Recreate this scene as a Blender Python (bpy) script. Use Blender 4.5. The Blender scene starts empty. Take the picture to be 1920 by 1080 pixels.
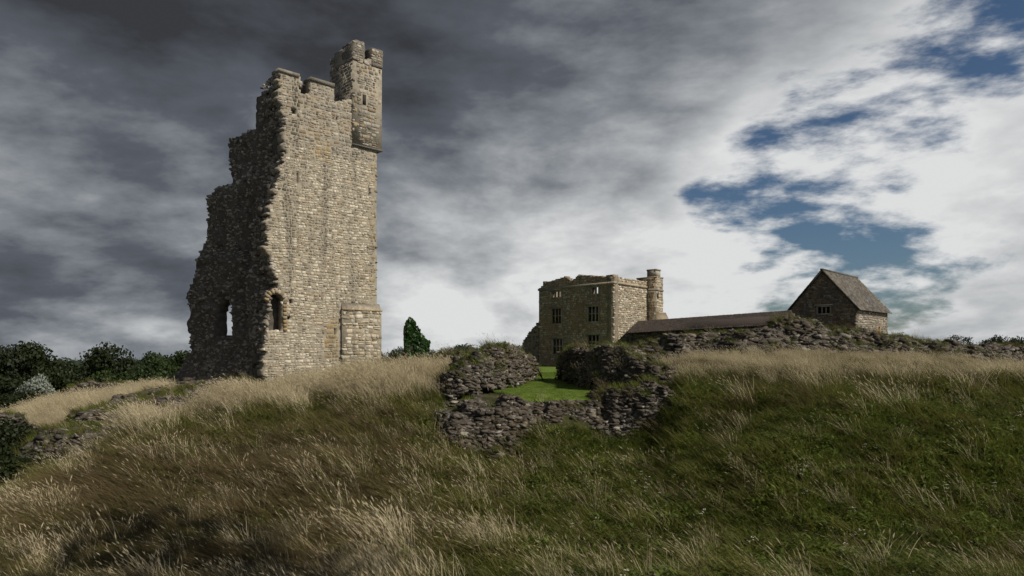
import bpy, bmesh, math, random
import numpy as np
from mathutils import Vector, Matrix

# ------------------------------------------------------------------ camera, world, sun
S = bpy.context.scene
C = S.collection
EYE, F, HZ = 2.6, 1280.0, 650.0
cam = bpy.data.cameras.new("camera"); camo = bpy.data.objects.new("camera", cam); C.objects.link(camo)
camo.location = (0, 0, EYE); camo.rotation_euler = (math.radians(90), 0, 0)
cam.sensor_width = 36; cam.lens = 36 * F / 1920; cam.shift_y = (HZ - 540) / 1920
cam.clip_start = 0.1; cam.clip_end = 20000
S.camera = camo
S.view_settings.view_transform = 'Standard'; S.view_settings.look = 'None'
S.view_settings.exposure = 0.0; S.view_settings.gamma = 1.0
S.cycles.max_bounces = 4; S.cycles.diffuse_bounces = 2; S.cycles.transmission_bounces = 4; S.cycles.transparent_max_bounces = 6

SUN_AZ = math.atan2(0.88, -0.475); SUN_EL = math.radians(41)
sl = bpy.data.lights.new("sun", 'SUN'); sl.energy = 5.0; sl.angle = math.radians(0.6); sl.color = (1.0, 0.90, 0.76)
so = bpy.data.objects.new("sun", sl); C.objects.link(so)
sd = Vector((math.sin(SUN_AZ) * math.cos(SUN_EL), math.cos(SUN_AZ) * math.cos(SUN_EL), math.sin(SUN_EL)))
so.rotation_euler = sd.to_track_quat('Z', 'Y').to_euler(); so.location = (40, -20, 40)

class NT:
    """small helper for node trees"""
    def __init__(s, tree): s.t = tree; s.n = tree.nodes; s.l = tree.links
    def node(s, typ, **kw):
        n = s.n.new(typ)
        for k, v in kw.items(): setattr(n, k, v)
        return n
    def put(s, sock, v):
        if v is None: return
        if hasattr(v, 'is_linked') or isinstance(v, bpy.types.NodeSocket): s.l.new(v, sock)
        else:
            if sock.type == 'RGBA' and len(v) == 3: v = (*v, 1)
            sock.default_value = v
    def math(s, op, a, b=None, c=None, clamp=False):
        n = s.node('ShaderNodeMath', operation=op, use_clamp=clamp)
        s.put(n.inputs[0], a); s.put(n.inputs[1], b); s.put(n.inputs[2], c); return n.outputs[0]
    def vmath(s, op, a, b=None, scale=None):
        n = s.node('ShaderNodeVectorMath', operation=op)
        s.put(n.inputs[0], a); s.put(n.inputs[1], b)
        if scale is not None: s.put(n.inputs['Scale'], scale)
        return n.outputs[0]
    def mix(s, f, a, b, blend='MIX'):
        n = s.node('ShaderNodeMix', data_type='RGBA', blend_type=blend)
        s.put(n.inputs[0], f); s.put(n.inputs[6], a); s.put(n.inputs[7], b); return n.outputs[2]
    def step(s, v, lo, hi, a=0.0, b=1.0):
        n = s.node('ShaderNodeMapRange', interpolation_type='SMOOTHSTEP')
        s.put(n.inputs[0], v); n.inputs[1].default_value = lo; n.inputs[2].default_value = hi
        n.inputs[3].default_value = a; n.inputs[4].default_value = b; return n.outputs[0]
    def noise(s, vec, scale, detail=4, rough=0.5, dist=0.0, typ=None):
        n = s.node('ShaderNodeTexNoise')
        s.put(n.inputs['Vector'], vec); n.inputs['Scale'].default_value = scale; n.inputs['Detail'].default_value = detail
        n.inputs['Roughness'].default_value = rough; n.inputs['Distortion'].default_value = dist
        return n.outputs[0]
    def ramp(s, f, stops, interp='LINEAR'):
        n = s.node('ShaderNodeValToRGB'); r = n.color_ramp; r.interpolation = interp
        while len(r.elements) < len(stops): r.elements.new(0.5)
        for e, (p, c) in zip(r.elements, stops): e.position = p; e.color = (*c, 1)
        s.put(n.inputs[0], f); return n.outputs[0]

SKY_OFF, SKY_OFF2 = (26.4, 2.6, 18.2), (20.2, 15.2, 5.3)
def build_world():
    w = bpy.data.worlds.new("World"); S.world = w; w.use_nodes = True
    T = NT(w.node_tree); T.n.clear()
    sky = T.node('ShaderNodeTexSky', sky_type='NISHITA'); sky.sun_disc = False
    sky.sun_elevation = SUN_EL; sky.sun_rotation = SUN_AZ; sky.air_density = 1.0; sky.dust_density = 0.6; sky.ozone_density = 2.0
    d = T.node('ShaderNodeTexCoord').outputs['Generated']
    sep = T.node('ShaderNodeSeparateXYZ'); T.l.new(d, sep.inputs[0])
    X, Y, Z = sep.outputs
    zz = T.math('ADD', T.math('MAXIMUM', Z, 0.0), 0.42)
    comb = T.node('ShaderNodeCombineXYZ')
    T.put(comb.inputs[0], T.math('DIVIDE', X, zz)); T.put(comb.inputs[1], T.math('DIVIDE', Y, zz)); T.put(comb.inputs[2], T.math('MULTIPLY', Z, 2.2))
    q = comb.outputs[0]
    # coverage: a closed deck in the west (-x) that breaks up towards the east
    n1 = T.noise(T.vmath('ADD', q, SKY_OFF), 1.55, 12, 0.58, 0.12)
    east = T.step(X, 0.10, 0.34)
    cov = T.math('ADD', n1, T.math('MULTIPLY', T.math('SUBTRACT', 1.0, east), 0.34))
    cov = T.math('ADD', cov, T.step(Z, 0.0, 0.07, 0.14, 0.0))             # cloud banks close up at the horizon
    cov = T.math('ADD', cov, 0.022)
    mask = T.step(cov, 0.468, 0.545)
    # relief of the cloud deck: broad masses with billows on them
    n2 = T.noise(T.vmath('ADD', q, SKY_OFF2), 0.95, 3, 0.5, 0.15)
    n3 = T.noise(T.vmath('ADD', q, (1.3, 9.1, 2.4)), 2.6, 11, 0.6, 0.05)
    # sunlit side of each billow: the deck sampled a little towards the sun is thinner there
    n1s = T.noise(T.vmath('ADD', T.vmath('ADD', q, SKY_OFF), (0.10, -0.03, 0.05)), 1.55, 6, 0.55, 0.12)
    edge = T.math('MULTIPLY', T.math('SUBTRACT', n1, n1s), 1.1)
    lum = T.math('ADD', T.math('MULTIPLY', n2, 1.10), T.math('ADD', T.math('MULTIPLY', n3, 0.55), -.295))
    lum = T.math('ADD', lum, edge)
    # thin bright deck towards the sun's side, heavy deck in the west and overhead
    lum = T.math('ADD', lum, T.step(X, -0.50, 0.02, -0.06, 0.215))
    lum = T.math('ADD', lum, T.step(Z, 0.27, 0.47, 0.0, -0.30))
    thick = T.step(cov, 0.47, 0.66, 0.15, -0.05)
    lum = T.math('ADD', lum, thick)
    col = T.ramp(lum, [(0.06, (0.40, 0.43, 0.49)), (0.34, (1.0, 1.12, 1.34)), (0.49, (2.2, 2.38, 2.62)), (0.65, (4.2, 4.38, 4.52)), (0.86, (7.2, 7.28, 7.3))])
    blue = T.mix(1.0, sky.outputs[0], (0.37, 0.43, 0.49), 'MULTIPLY')
    c = T.mix(mask, blue, col)
    bg = T.node('ShaderNodeBackground'); T.put(bg.inputs[0], c); bg.inputs[1].default_value = 0.1
    out = T.node('ShaderNodeOutputWorld'); T.l.new(bg.outputs[0], out.inputs[0])
build_world()

# ------------------------------------------------------------------ helpers
rng = np.random.default_rng(11)
random.seed(5)
def W(px, py, D):
    """world point seen at photo pixel (px, py) and standing D metres away"""
    return Vector(((px - 960) / F * D, D, EYE - (py - HZ) / F * D))
def ZY(py, D): return EYE - (py - HZ) / F * D

def hash2(ix, iy, seed):
    h = (ix.astype(np.int64) * 374761393 + iy.astype(np.int64) * 668265263 + seed * 1442695041) & 0xFFFFFFFF
    h = ((h ^ (h >> 13)) * 1274126177) & 0xFFFFFFFF
    h = (h ^ (h >> 16)) & 0xFFFFFFFF
    return h / 4294967295.0
def vnoise(x, y, seed=0):
    x = np.asarray(x, float); y = np.asarray(y, float)
    ix = np.floor(x); iy = np.floor(y); fx = x - ix; fy = y - iy
    fx = fx * fx * (3 - 2 * fx); fy = fy * fy * (3 - 2 * fy)
    a = hash2(ix, iy, seed); b = hash2(ix + 1, iy, seed); c = hash2(ix, iy + 1, seed); d = hash2(ix + 1, iy + 1, seed)
    return (a * (1 - fx) + b * fx) * (1 - fy) + (c * (1 - fx) + d * fx) * fy
def fbm(x, y, seed=0, octv=4):
    s = 0; a = 0.5; t = 0
    for o in range(octv):
        s = s + a * vnoise(np.asarray(x) * 2 ** o, np.asarray(y) * 2 ** o, seed + o * 17); t += a; a *= 0.5
    return s / t
def sstep(x, a, b):
    t = np.clip((np.asarray(x, float) - a) / (b - a), 0, 1); return t * t * (3 - 2 * t)
def inpoly(u, v, poly):
    u = np.asarray(u, float); v = np.asarray(v, float); r = np.zeros(u.shape, bool)
    n = len(poly); j = n - 1
    for i in range(n):
        (xi, yi), (xj, yj) = poly[i], poly[j]
        if yi != yj:
            cond = ((yi > v) != (yj > v)) & (u < (xj - xi) * (v - yi) / (yj - yi) + xi)
            r ^= cond
        j = i
    return r

def mesh_from(name, V, faces):
    """V (n,3), faces: (m,3|4) int array or list of those arrays"""
    if not isinstance(faces, list): faces = [faces]
    faces = [np.asarray(f, np.int32) for f in faces if len(f)]
    me = bpy.data.meshes.new(name)
    V = np.asarray(V, np.float32)
    me.vertices.add(len(V)); me.vertices.foreach_set('co', V.ravel())
    nl = sum(f.size for f in faces); npoly = sum(len(f) for f in faces)
    me.loops.add(nl); me.polygons.add(npoly)
    me.loops.foreach_set('vertex_index', np.concatenate([f.ravel() for f in faces]))
    tot = np.concatenate([np.full(len(f), f.shape[1], np.int32) for f in faces])
    st = np.concatenate([[0], np.cumsum(tot)[:-1]]).astype(np.int32)
    me.polygons.foreach_set('loop_start', st); me.polygons.foreach_set('loop_total', tot)
    me.update(calc_edges=True); me.validate()
    return me
def link(name, me, mat=None, parent=None, smooth=False):
    o = bpy.data.objects.new(name, me); C.objects.link(o)
    if mat is not None and len(me.materials) == 0: me.materials.append(mat)
    if smooth: me.shade_smooth()
    if parent is not None: o.parent = parent
    return o
def tag(o, label=None, cat=None, group=None, kind=None):
    if label: o['label'] = label
    if cat: o['category'] = cat
    if group: o['group'] = group
    if kind: o['kind'] = kind
    return o
def thing(name, label, cat, group=None, loc=(0, 0, 0)):
    o = bpy.data.objects.new(name, None); C.objects.link(o); o.location = loc; o.empty_display_size = 0.3
    return tag(o, label, cat, group, 'thing')

class Frame:
    """a wall plane: u along a, v up, w out of the face (n); origin o on the plan"""
    def __init__(s, o, a, n=None):
        s.o = np.array([o[0], o[1], 0.0]); a = np.array([a[0], a[1], 0.0]); s.a = a / np.linalg.norm(a)
        if n is None: n = (s.a[1], -s.a[0])
        s.n = np.array([n[0], n[1], 0.0]); s.n /= np.linalg.norm(s.n); s.up = np.array([0, 0, 1.0])
    def pt(s, u, v, w):
        u, v, w = [np.asarray(t, float)[..., None] for t in (u, v, w)]
        return s.o + s.a * u + s.up * v + s.n * w
    def at(s, px, py):
        """(u, v) of the photo pixel on this plane"""
        r = (px - 960) / F
        u = (r * s.o[1] - s.o[0]) / (s.a[0] - r * s.a[1]); D = s.o[1] + s.a[1] * u
        return u, ZY(py, D)
    def poly(s, pts): return [s.at(*p) for p in pts]

def boxes_mesh(name, boxes, frame=None):
    """axis boxes (u0,u1,v0,v1,w0,w1) in a frame, one mesh"""
    V = []; Fq = []
    for (u0, u1, v0, v1, w0, w1) in boxes:
        b = len(V)
        for w in (w0, w1):
            for (u, v) in ((u0, v0), (u1, v0), (u1, v1), (u0, v1)): V.append((u, v, w))
        for f in ((0, 3, 2, 1), (4, 5, 6, 7), (0, 1, 5, 4), (1, 2, 6, 5), (2, 3, 7, 6), (3, 0, 4, 7)): Fq.append([b + k for k in f])
    V = np.array(V, float)
    if frame is not None: V = frame.pt(V[:, 0], V[:, 1], V[:, 2])
    me = mesh_from(name, V, np.array(Fq)); fix_normals(me); return me
def fix_normals(me):
    bm = bmesh.new(); bm.from_mesh(me); bmesh.ops.recalc_face_normals(bm, faces=bm.faces); bm.to_mesh(me); bm.free()

def slab(name, fr, us, vs, mask, thick, front=None, jit=0.0, seed=0):
    """solid wall of grid cells; mask(uc,vc)->bool, front(u,v)-> relief of the front face in metres"""
    us = np.asarray(us, float); vs = np.asarray(vs, float)
    nu, nv = len(us), len(vs)
    uc = (us[:-1] + us[1:]) / 2; vc = (vs[:-1] + vs[1:]) / 2
    UC, VC = np.meshgrid(uc, vc, indexing='ij'); M = mask(UC, VC)
    U, Vv = np.meshgrid(us, vs, indexing='ij')
    I, J = np.meshgrid(np.arange(nu), np.arange(nv), indexing='ij')
    ju = (hash2(I, J, seed + 1) - .5) * 2 * jit; jv = (hash2(I, J, seed + 2) - .5) * 2 * jit
    fw = front(U, Vv) if front is not None else np.zeros_like(U)
    fw = fw + (hash2(I, J, seed + 3) - .5) * jit
    tw = thick(U, Vv) if callable(thick) else thick
    A = fr.pt(U + ju, Vv + jv, fw).reshape(-1, 3)
    B = fr.pt(U + ju, Vv + jv, -tw + 0 * fw + (hash2(I, J, seed + 4) - .5) * jit).reshape(-1, 3)
    N = nu * nv; V = np.concatenate([A, B])
    idx = lambda i, j: i * nv + j
    ii, jj = np.nonzero(M)
    fs = [np.stack([idx(ii, jj), idx(ii + 1, jj), idx(ii + 1, jj + 1), idx(ii, jj + 1)], 1),
          np.stack([idx(ii, jj), idx(ii, jj + 1), idx(ii + 1, jj + 1), idx(ii + 1, jj)], 1) + N]
    Mp = np.pad(M, 1)
    for di, dj, e in ((-1, 0, ((0, 0), (0, 1))), (1, 0, ((1, 1), (1, 0))), (0, -1, ((1, 0), (0, 0))), (0, 1, ((0, 1), (1, 1)))):
        k = M & ~Mp[1 + di: 1 + di + M.shape[0], 1 + dj: 1 + dj + M.shape[1]]
        i2, j2 = np.nonzero(k)
        p = idx(i2 + e[0][0], j2 + e[0][1]); q = idx(i2 + e[1][0], j2 + e[1][1])
        fs.append(np.stack([p, q, q + N, p + N], 1))
    Fq = np.concatenate(fs)
    used = np.unique(Fq); rm = np.zeros(2 * N, np.int64); rm[used] = np.arange(len(used))
    me = mesh_from(name, V[used], rm[Fq]); fix_normals(me); return me

def lines(lo, hi, step, *extra):
    g = list(np.arange(lo, hi, step)) + [hi]
    for e in extra:
        g = [t for t in g if abs(t - e) > step * 0.35] + [e]
    return np.array(sorted(g))

# ---- stones: dressed block templates and broken rock templates
def block_templates(n=10):
    out = []
    for k in range(n):
        r = np.random.default_rng(100 + k)
        V = []
        base = np.array([(-.5, -.5), (.5, -.5), (.5, .5), (-.5, .5)])
        j = r.uniform(-.07, .07, (4, 2))
        for lay, (sc, w) in enumerate(((1.0, -.5), (0.98, .18), (0.76, .5))):
            for c in range(4):
                p = (base[c] + j[c]) * sc; V.append((p[0], p[1], w + (r.uniform(-.16, .12) if lay == 2 else 0)))
        Q = []
        for lay in (0, 1):
            for c in range(4):
                a = lay * 4 + c; b = lay * 4 + (c + 1) % 4; Q.append((a, b, b + 4, a + 4))
        Q.append((8, 9, 10, 11))
        out.append((np.array(V), np.array(Q)))
    return out
def rock_templates(n=14):
    out = []
    for k in range(n):
        r = np.random.default_rng(300 + k)
        P = r.normal(size=(13, 3)); P /= np.linalg.norm(P, axis=1)[:, None]
        P = np.sign(P) * np.abs(P) ** 0.75 * 0.5 * r.uniform(.82, 1.12, (13, 1))
        bm = bmesh.new()
        for p in P: bm.verts.new(p)
        res = bmesh.ops.convex_hull(bm, input=bm.verts)
        for v in [v for v in bm.verts if not v.link_faces]: bm.verts.remove(v)
        bmesh.ops.triangulate(bm, faces=bm.faces); bmesh.ops.recalc_face_normals(bm, faces=bm.faces)
        bm.verts.index_update()
        out.append((np.array([v.co[:] for v in bm.verts]), np.array([[v.index for v in f.verts] for f in bm.faces])))
        bm.free()
    return out
BLOCKS = block_templates(); ROCKS = rock_templates()
_tm = {}
def tmesh(kind, k, mat):
    key = (kind, k, mat.name)
    if key not in _tm:
        V, Q = (BLOCKS if kind == 'b' else ROCKS)[k]
        me = mesh_from('stone', V, Q); me.materials.append(mat); _tm[key] = me
    return _tm[key]
def stones(parent, kind, items, mat, solo=300, name='stone', bulk='stone_facing', minsize=0.0):
    """items: list of (key_size, template, 4x4 or 3x3+pos). The largest become objects, the rest one part."""
    items = sorted(items, key=lambda t: -t[0])
    n = 0
    for s, k, M in items[:solo]:
        if s < minsize: break
        o = bpy.data.objects.new(name, tmesh(kind, k, mat)); C.objects.link(o); o.matrix_local = Matrix(M.tolist()); o.parent = parent; n += 1
    rest = items[n:]
    if not rest: return
    T = BLOCKS if kind == 'b' else ROCKS
    Vs = []; Fs = []; b = 0
    for s, k, M in rest:
        V, Q = T[k]; Vs.append(V @ M[:3, :3].T + M[:3, 3]); Fs.append(Q + b); b += len(V)
    o = link(bulk, mesh_from(bulk, np.concatenate(Vs), np.concatenate(Fs)), mat, parent); o['kind'] = 'stuff'
def m44(R, p):
    M = np.eye(4); M[:3, :3] = R; M[:3, 3] = p; return M
def randrot(r, amt=math.pi):
    ax = r.normal(size=3); ax /= np.linalg.norm(ax); a = r.uniform(-amt, amt)
    return np.array(Matrix.Rotation(a, 3, Vector(ax)))

def courses(fr, mask, u0, u1, v0, v1, h=0.22, l=0.42, depth=0.16, proud=0.035, front=None, gap=0.025, seed=0, wav=0.12, rough=0.03, split=.28, dist=50.0):
    """rubble coursing: stones laid row by row over the face where mask holds"""
    r = np.random.default_rng(seed); cand = []
    v = v0; row = 0
    while v < v1:
        hh = h * r.uniform(.72, 1.35); u = u0 - r.uniform(0, l)
        while u < u1:
            ll = l * (.45 + 1.15 * r.random() ** 1.6) * (hh / h) ** .5
            q = r.random()
            if q < split:                                   # two thin stones in place of one
                f = r.uniform(.38, .62); cand.append((u, ll, v, hh * f)); cand.append((u + r.uniform(-.03, .03), ll, v + hh * f, hh * (1 - f)))
            else: cand.append((u, ll, v, hh))
            u += ll
        v += hh
    cand = np.array(cand); uc = cand[:, 0] + cand[:, 1] / 2; vc = cand[:, 2] + cand[:, 3] / 2
    vc = vc + (fbm(uc * .5, vc * .35, seed + 5, 2) - .5) * 2 * wav
    ok = mask(uc, vc) & mask(uc - cand[:, 1] * .2, vc) & mask(uc + cand[:, 1] * .25, vc)
    fw = front(uc, vc) if front is not None else np.zeros_like(uc)
    out = []
    for i in np.nonzero(ok)[0]:
        ll, hh = max(cand[i, 1] - gap, .05), max(cand[i, 3] - gap, .05)
        pr = proud + r.uniform(-rough, rough)
        Rl = np.array(Matrix.Rotation(r.uniform(-.09, .09), 3, 'Z')) @ np.array(Matrix.Rotation(r.uniform(-.06, .06), 3, 'X'))
        B = np.stack([fr.a, fr.up, fr.n], 1)
        if np.linalg.det(B) < 0: B[:, 0] *= -1
        R = B @ Rl @ np.diag([ll, hh, depth])
        out.append((ll * hh, int(r.integers(len(BLOCKS))), m44(R, fr.pt(uc[i], vc[i], fw[i] + pr - depth / 2))))
    return out
def rocks_on(points, normals, smin, smax, seed=0, flat=.7, embed=.15, rp=2.2, tilt=.38):
    r = np.random.default_rng(seed); out = []
    for p, n in zip(points, normals):
        s = smin + (smax - smin) * r.random() ** rp
        R = randrot(r, tilt) @ np.array(Matrix.Rotation(r.uniform(0, 6.28), 3, 'Z')) @ np.diag([s * r.uniform(.9, 1.5), s * r.uniform(.75, 1.1), s * flat * r.uniform(.6, 1.1)])
        out.append((s, int(r.integers(len(ROCKS))), m44(R, np.asarray(p) - np.asarray(n) * s * embed)))
    return out

# ------------------------------------------------------------------ materials
def new_mat(name):
    m = bpy.data.materials.new(name); m.use_nodes = True; T = NT(m.node_tree); T.n.clear()
    out = T.node('ShaderNodeOutputMaterial'); b = T.node('ShaderNodeBsdfPrincipled'); T.l.new(b.outputs[0], out.inputs[0])
    b.inputs['Specular IOR Level'].default_value = 0.25
    return m, T, b, out
def stone_mat(name, ramp, ochre=0.25, lichen=0.25, dirt=0.4, bump=0.5, rough=0.92, pscale=1.0, ochre_col=(.34, .22, .085), stain=True):
    m, T, b, out = new_mat(name)
    g = T.node('ShaderNodeNewGeometry'); oi = T.node('ShaderNodeObjectInfo')
    pos = g.outputs['Position']
    rnd = T.math('FRACT', T.math('ADD', g.outputs['Random Per Island'], T.math('MULTIPLY', oi.outputs['Random'], 7.31)))
    col = T.ramp(rnd, ramp)
    big = T.noise(pos, .35 * pscale, 3, .6)
    r2 = T.math('FRACT', T.math('MULTIPLY', rnd, 13.7))
    om = T.math('MULTIPLY', T.step(T.math('ADD', T.math('MULTIPLY', big, 1.0), T.math('MULTIPLY', r2, .45)), .78 - ochre * .4, .95 - ochre * .4), min(.85, ochre * 2.6))
    col = T.mix(om, col, ochre_col)
    fine = T.noise(pos, 9 * pscale, 6, .65)
    col = T.mix(T.step(fine, .3, .75, .42, 0.0), col, (.035, .031, .026))
    lm = T.math('MULTIPLY', T.step(T.noise(pos, 3.1 * pscale, 5, .7), .56, .68), lichen * 2)
    col = T.mix(lm, col, (.46, .46, .42))
    if stain:
        mp = T.node('ShaderNodeMapping'); mp.inputs['Scale'].default_value = (.9, .9, .09); T.l.new(pos, mp.inputs[0])
        st = T.step(T.noise(mp.outputs[0], 1.3 * pscale, 4, .6), .50, .70)
        col = T.mix(T.math('MULTIPLY', st, dirt), col, (.05, .045, .035))
    T.put(b.inputs['Base Color'], col); b.inputs['Roughness'].default_value = rough
    bp = T.node('ShaderNodeBump'); bp.inputs['Strength'].default_value = bump; bp.inputs['Distance'].default_value = .06
    T.put(bp.inputs['Height'], T.noise(pos, 7 * pscale, 7, .7)); T.l.new(bp.outputs[0], b.inputs['Normal'])
    return m
def plain_mat(name, c1, c2, scale=4, rough=.9, bump=.3, detail=6):
    m, T, b, out = new_mat(name)
    pos = T.node('ShaderNodeNewGeometry').outputs['Position']
    n = T.noise(pos, scale, detail, .65)
    T.put(b.inputs['Base Color'], T.mix(T.step(n, .3, .7), c1, c2)); b.inputs['Roughness'].default_value = rough
    bp = T.node('ShaderNodeBump'); bp.inputs['Strength'].default_value = bump; bp.inputs['Distance'].default_value = .05
    T.put(bp.inputs['Height'], n); T.l.new(bp.outputs[0], b.inputs['Normal'])
    return m
def leaf_mat(name, c1, c2, trans=.3, rough=.6, instancer=False):
    m, T, b, out = new_mat(name)
    g = T.node('ShaderNodeNewGeometry'); oi = T.node('ShaderNodeObjectInfo')
    if instancer:
        at = T.node('ShaderNodeAttribute', attribute_type='INSTANCER', attribute_name='tint'); f = at.outputs['Fac']
        f = T.math('ADD', T.math('MULTIPLY', f, .7), T.math('MULTIPLY', g.outputs['Random Per Island'], .3))
    else:
        f = T.math('ADD', T.math('MULTIPLY', g.outputs['Random Per Island'], .6), T.math('MULTIPLY', oi.outputs['Random'], .4))
    col = T.mix(f, c1, c2)
    T.put(b.inputs['Base Color'], col); b.inputs['Roughness'].default_value = rough
    tr = T.node('ShaderNodeBsdfTranslucent'); T.put(tr.inputs[0], col)
    mx = T.node('ShaderNodeMixShader'); mx.inputs[0].default_value = trans
    T.l.new(b.outputs[0], mx.inputs[1]); T.l.new(tr.outputs[0], mx.inputs[2]); T.l.new(mx.outputs[0], out.inputs[0])
    return m
PALE = [(0, (.20, .178, .138)), (.25, (.39, .35, .27)), (.6, (.54, .495, .395)), (1, (.68, .635, .53))]
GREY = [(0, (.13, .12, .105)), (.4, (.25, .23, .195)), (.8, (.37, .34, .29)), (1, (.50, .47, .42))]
WARM = [(0, (.24, .205, .155)), (.35, (.40, .345, .265)), (.7, (.52, .455, .355)), (1, (.62, .565, .46))]
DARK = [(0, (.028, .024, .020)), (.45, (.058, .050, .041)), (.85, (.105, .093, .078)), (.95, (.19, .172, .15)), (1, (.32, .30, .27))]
M_tower = stone_mat('tower_stone', PALE, ochre=.12, lichen=.12, dirt=.78)
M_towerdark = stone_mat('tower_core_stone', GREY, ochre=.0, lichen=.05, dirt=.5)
M_towertop = stone_mat('tower_top_stone', [(0, (.14, .128, .105)), (.3, (.25, .232, .192)), (.7, (.36, .335, .285)), (1, (.47, .44, .375))], ochre=.14, lichen=.12, dirt=.8)
M_quoin = stone_mat('tower_dressed_stone', [(0, (.26, .22, .15)), (.5, (.38, .32, .21)), (1, (.46, .41, .31))], ochre=.2, lichen=.1, dirt=.5)
M_mortar = plain_mat('tower_mortar', (.19, .17, .135), (.32, .29, .235), 3)
M_core = plain_mat('rubble_core', (.055, .05, .043), (.11, .10, .085), 3, bump=.8)
M_cham = stone_mat('chamber_stone', WARM, ochre=.30, lichen=.10, dirt=.3, ochre_col=(.42, .26, .12))
M_chammort = plain_mat('chamber_mortar', (.14, .12, .09), (.25, .215, .16), 2)
M_trim = stone_mat('dressed_trim', [(0, (.26, .24, .20)), (1, (.44, .405, .34))], ochre=.15, lichen=.15, dirt=.4, bump=.25)
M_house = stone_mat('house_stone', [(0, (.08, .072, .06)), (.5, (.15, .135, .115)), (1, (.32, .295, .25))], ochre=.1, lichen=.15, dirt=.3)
M_slate = stone_mat('roof_slate', [(0, (.05, .049, .046)), (.5, (.085, .083, .077)), (1, (.14, .137, .126))], ochre=.06, lichen=.12, dirt=.25, bump=.3, stain=False)
M_tile = stone_mat('red_roof_tile', [(0, (.024, .019, .017)), (.5, (.043, .032, .028)), (1, (.075, .057, .05))], ochre=0, lichen=.03, dirt=.2, bump=.3, stain=False)
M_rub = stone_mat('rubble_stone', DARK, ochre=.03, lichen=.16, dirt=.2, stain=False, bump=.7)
M_void = plain_mat('dark_timber_and_void', (.02, .017, .014), (.035, .03, .024), 3)  # timber colour, also painted in for the shade of slits and window
M_bark = plain_mat('bark', (.03, .025, .018), (.07, .058, .042), 6)

# ------------------------------------------------------------------ terrain
def pchip(xs, ys, x):
    xs = np.asarray(xs, float); ys = np.asarray(ys, float)
    h = np.diff(xs); d = np.diff(ys) / h; m = np.zeros_like(ys)
    for i in range(1, len(xs) - 1):
        if d[i - 1] * d[i] > 0:
            w1 = 2 * h[i] + h[i - 1]; w2 = h[i] + 2 * h[i - 1]; m[i] = (w1 + w2) / (w1 / d[i - 1] + w2 / d[i])
    m[0] = d[0]; m[-1] = d[-1]
    x = np.clip(x, xs[0], xs[-1]); k = np.clip(np.searchsorted(xs, x) - 1, 0, len(xs) - 2)
    t = (x - xs[k]) / h[k]
    return ((1 + 2 * t) * (1 - t) ** 2 * ys[k] + t * (1 - t) ** 2 * h[k] * m[k] + t * t * (3 - 2 * t) * ys[k + 1] + t * t * (t - 1) * h[k] * m[k + 1])
NEAR = [(-80, 1.2), (0, .9), (6, -.9), (10, -1.75)]
FAR = [(420, -15), (1200, -36), (3000, -72), (9000, -180)]
COLS = [  # bearing (as photo column), profile of (distance, height)
    (-900, [(14, -2.2), (20, -2.6), (34, -4), (60, -6), (120, -9)]),
    (0,    [(14, -2.35), (18, -2.0), (25, -3.0), (37, -2.6), (52, -3.2), (80, -6.5), (150, -9)]),
    (150,  [(14, -2.25), (20, -1.30), (27, -2.5), (36, -1.95), (46, -1.45), (60, -2.8), (80, -6.5), (150, -9)]),
    (300,  [(14, -2.1), (22, .05), (28, -1.1), (38, -.75), (48, -.8), (60, -2), (85, -6), (150, -9)]),
    (450,  [(14, -2.1), (20, -.75), (25, .33), (32, -.2), (45, -.2), (58, -.4), (75, -2), (100, -6), (150, -8.5)]),
    (600,  [(14, -2.05), (20, -.6), (27, .58), (34, .35), (48, 0), (60, 0), (80, -.6), (120, -5), (170, -8)]),
    (750,  [(14, -2.05), (20, -.6), (27, 1.08), (35, 1.1), (50, .6), (70, 0), (100, -1.5), (150, -6)]),
    (830,  [(14, -2.05), (20, -1.0), (26, 1.0), (35, 1.1), (50, .6), (70, .3), (100, -1.5), (150, -6)]),
    (930,  [(14, -2.05), (18.5, -1.6), (22.4, -.70), (23.8, .60), (25, .88), (34, .95), (66, .54), (90, .3), (150, -5)]),
    (1035, [(14, -2.05), (18.5, -1.45), (22.2, -.30), (23.4, .50), (25, .88), (34, .95), (66, .54), (90, .3), (150, -5)]),
    (1150, [(14, -2.05), (18.5, -1.45), (22.4, -.45), (23.8, .65), (25, .88), (34, .95), (66, .54), (90, .3), (150, -5)]),
    (1225, [(14, -2.0), (18.5, -1.25), (22.4, -.25), (24.3, .85), (26, 1.1), (34, 1.35), (50, 1.2), (66, .8), (100, 0), (150, -4)]),
    (1300, [(14, -2.0), (19, -.55), (24.5, 1.50), (34, 1.95), (50, 1.8), (66, 1.3), (100, 0), (150, -4)]),
    (1500, [(13.5, -1.95), (19, .25), (24, 1.72), (34, 2.15), (45, 3.0), (60, 3.5), (80, 3.5), (110, 1.5), (160, -2)]),
    (1750, [(13.5, -1.95), (19, .25), (24, 1.68), (34, 2.05), (50, 2.3), (72, 2.2), (110, -.5), (160, -4)]),
    (1920, [(13.5, -1.95), (18.5, .0), (23, 1.42), (34, 1.6), (50, 1.2), (80, -1), (120, -3.5), (160, -5)]),
    (2900, [(13.5, -1.9), (18, -.2), (22, .9), (34, 1.0), (60, 0), (100, -3), (160, -5)]),
]
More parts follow.
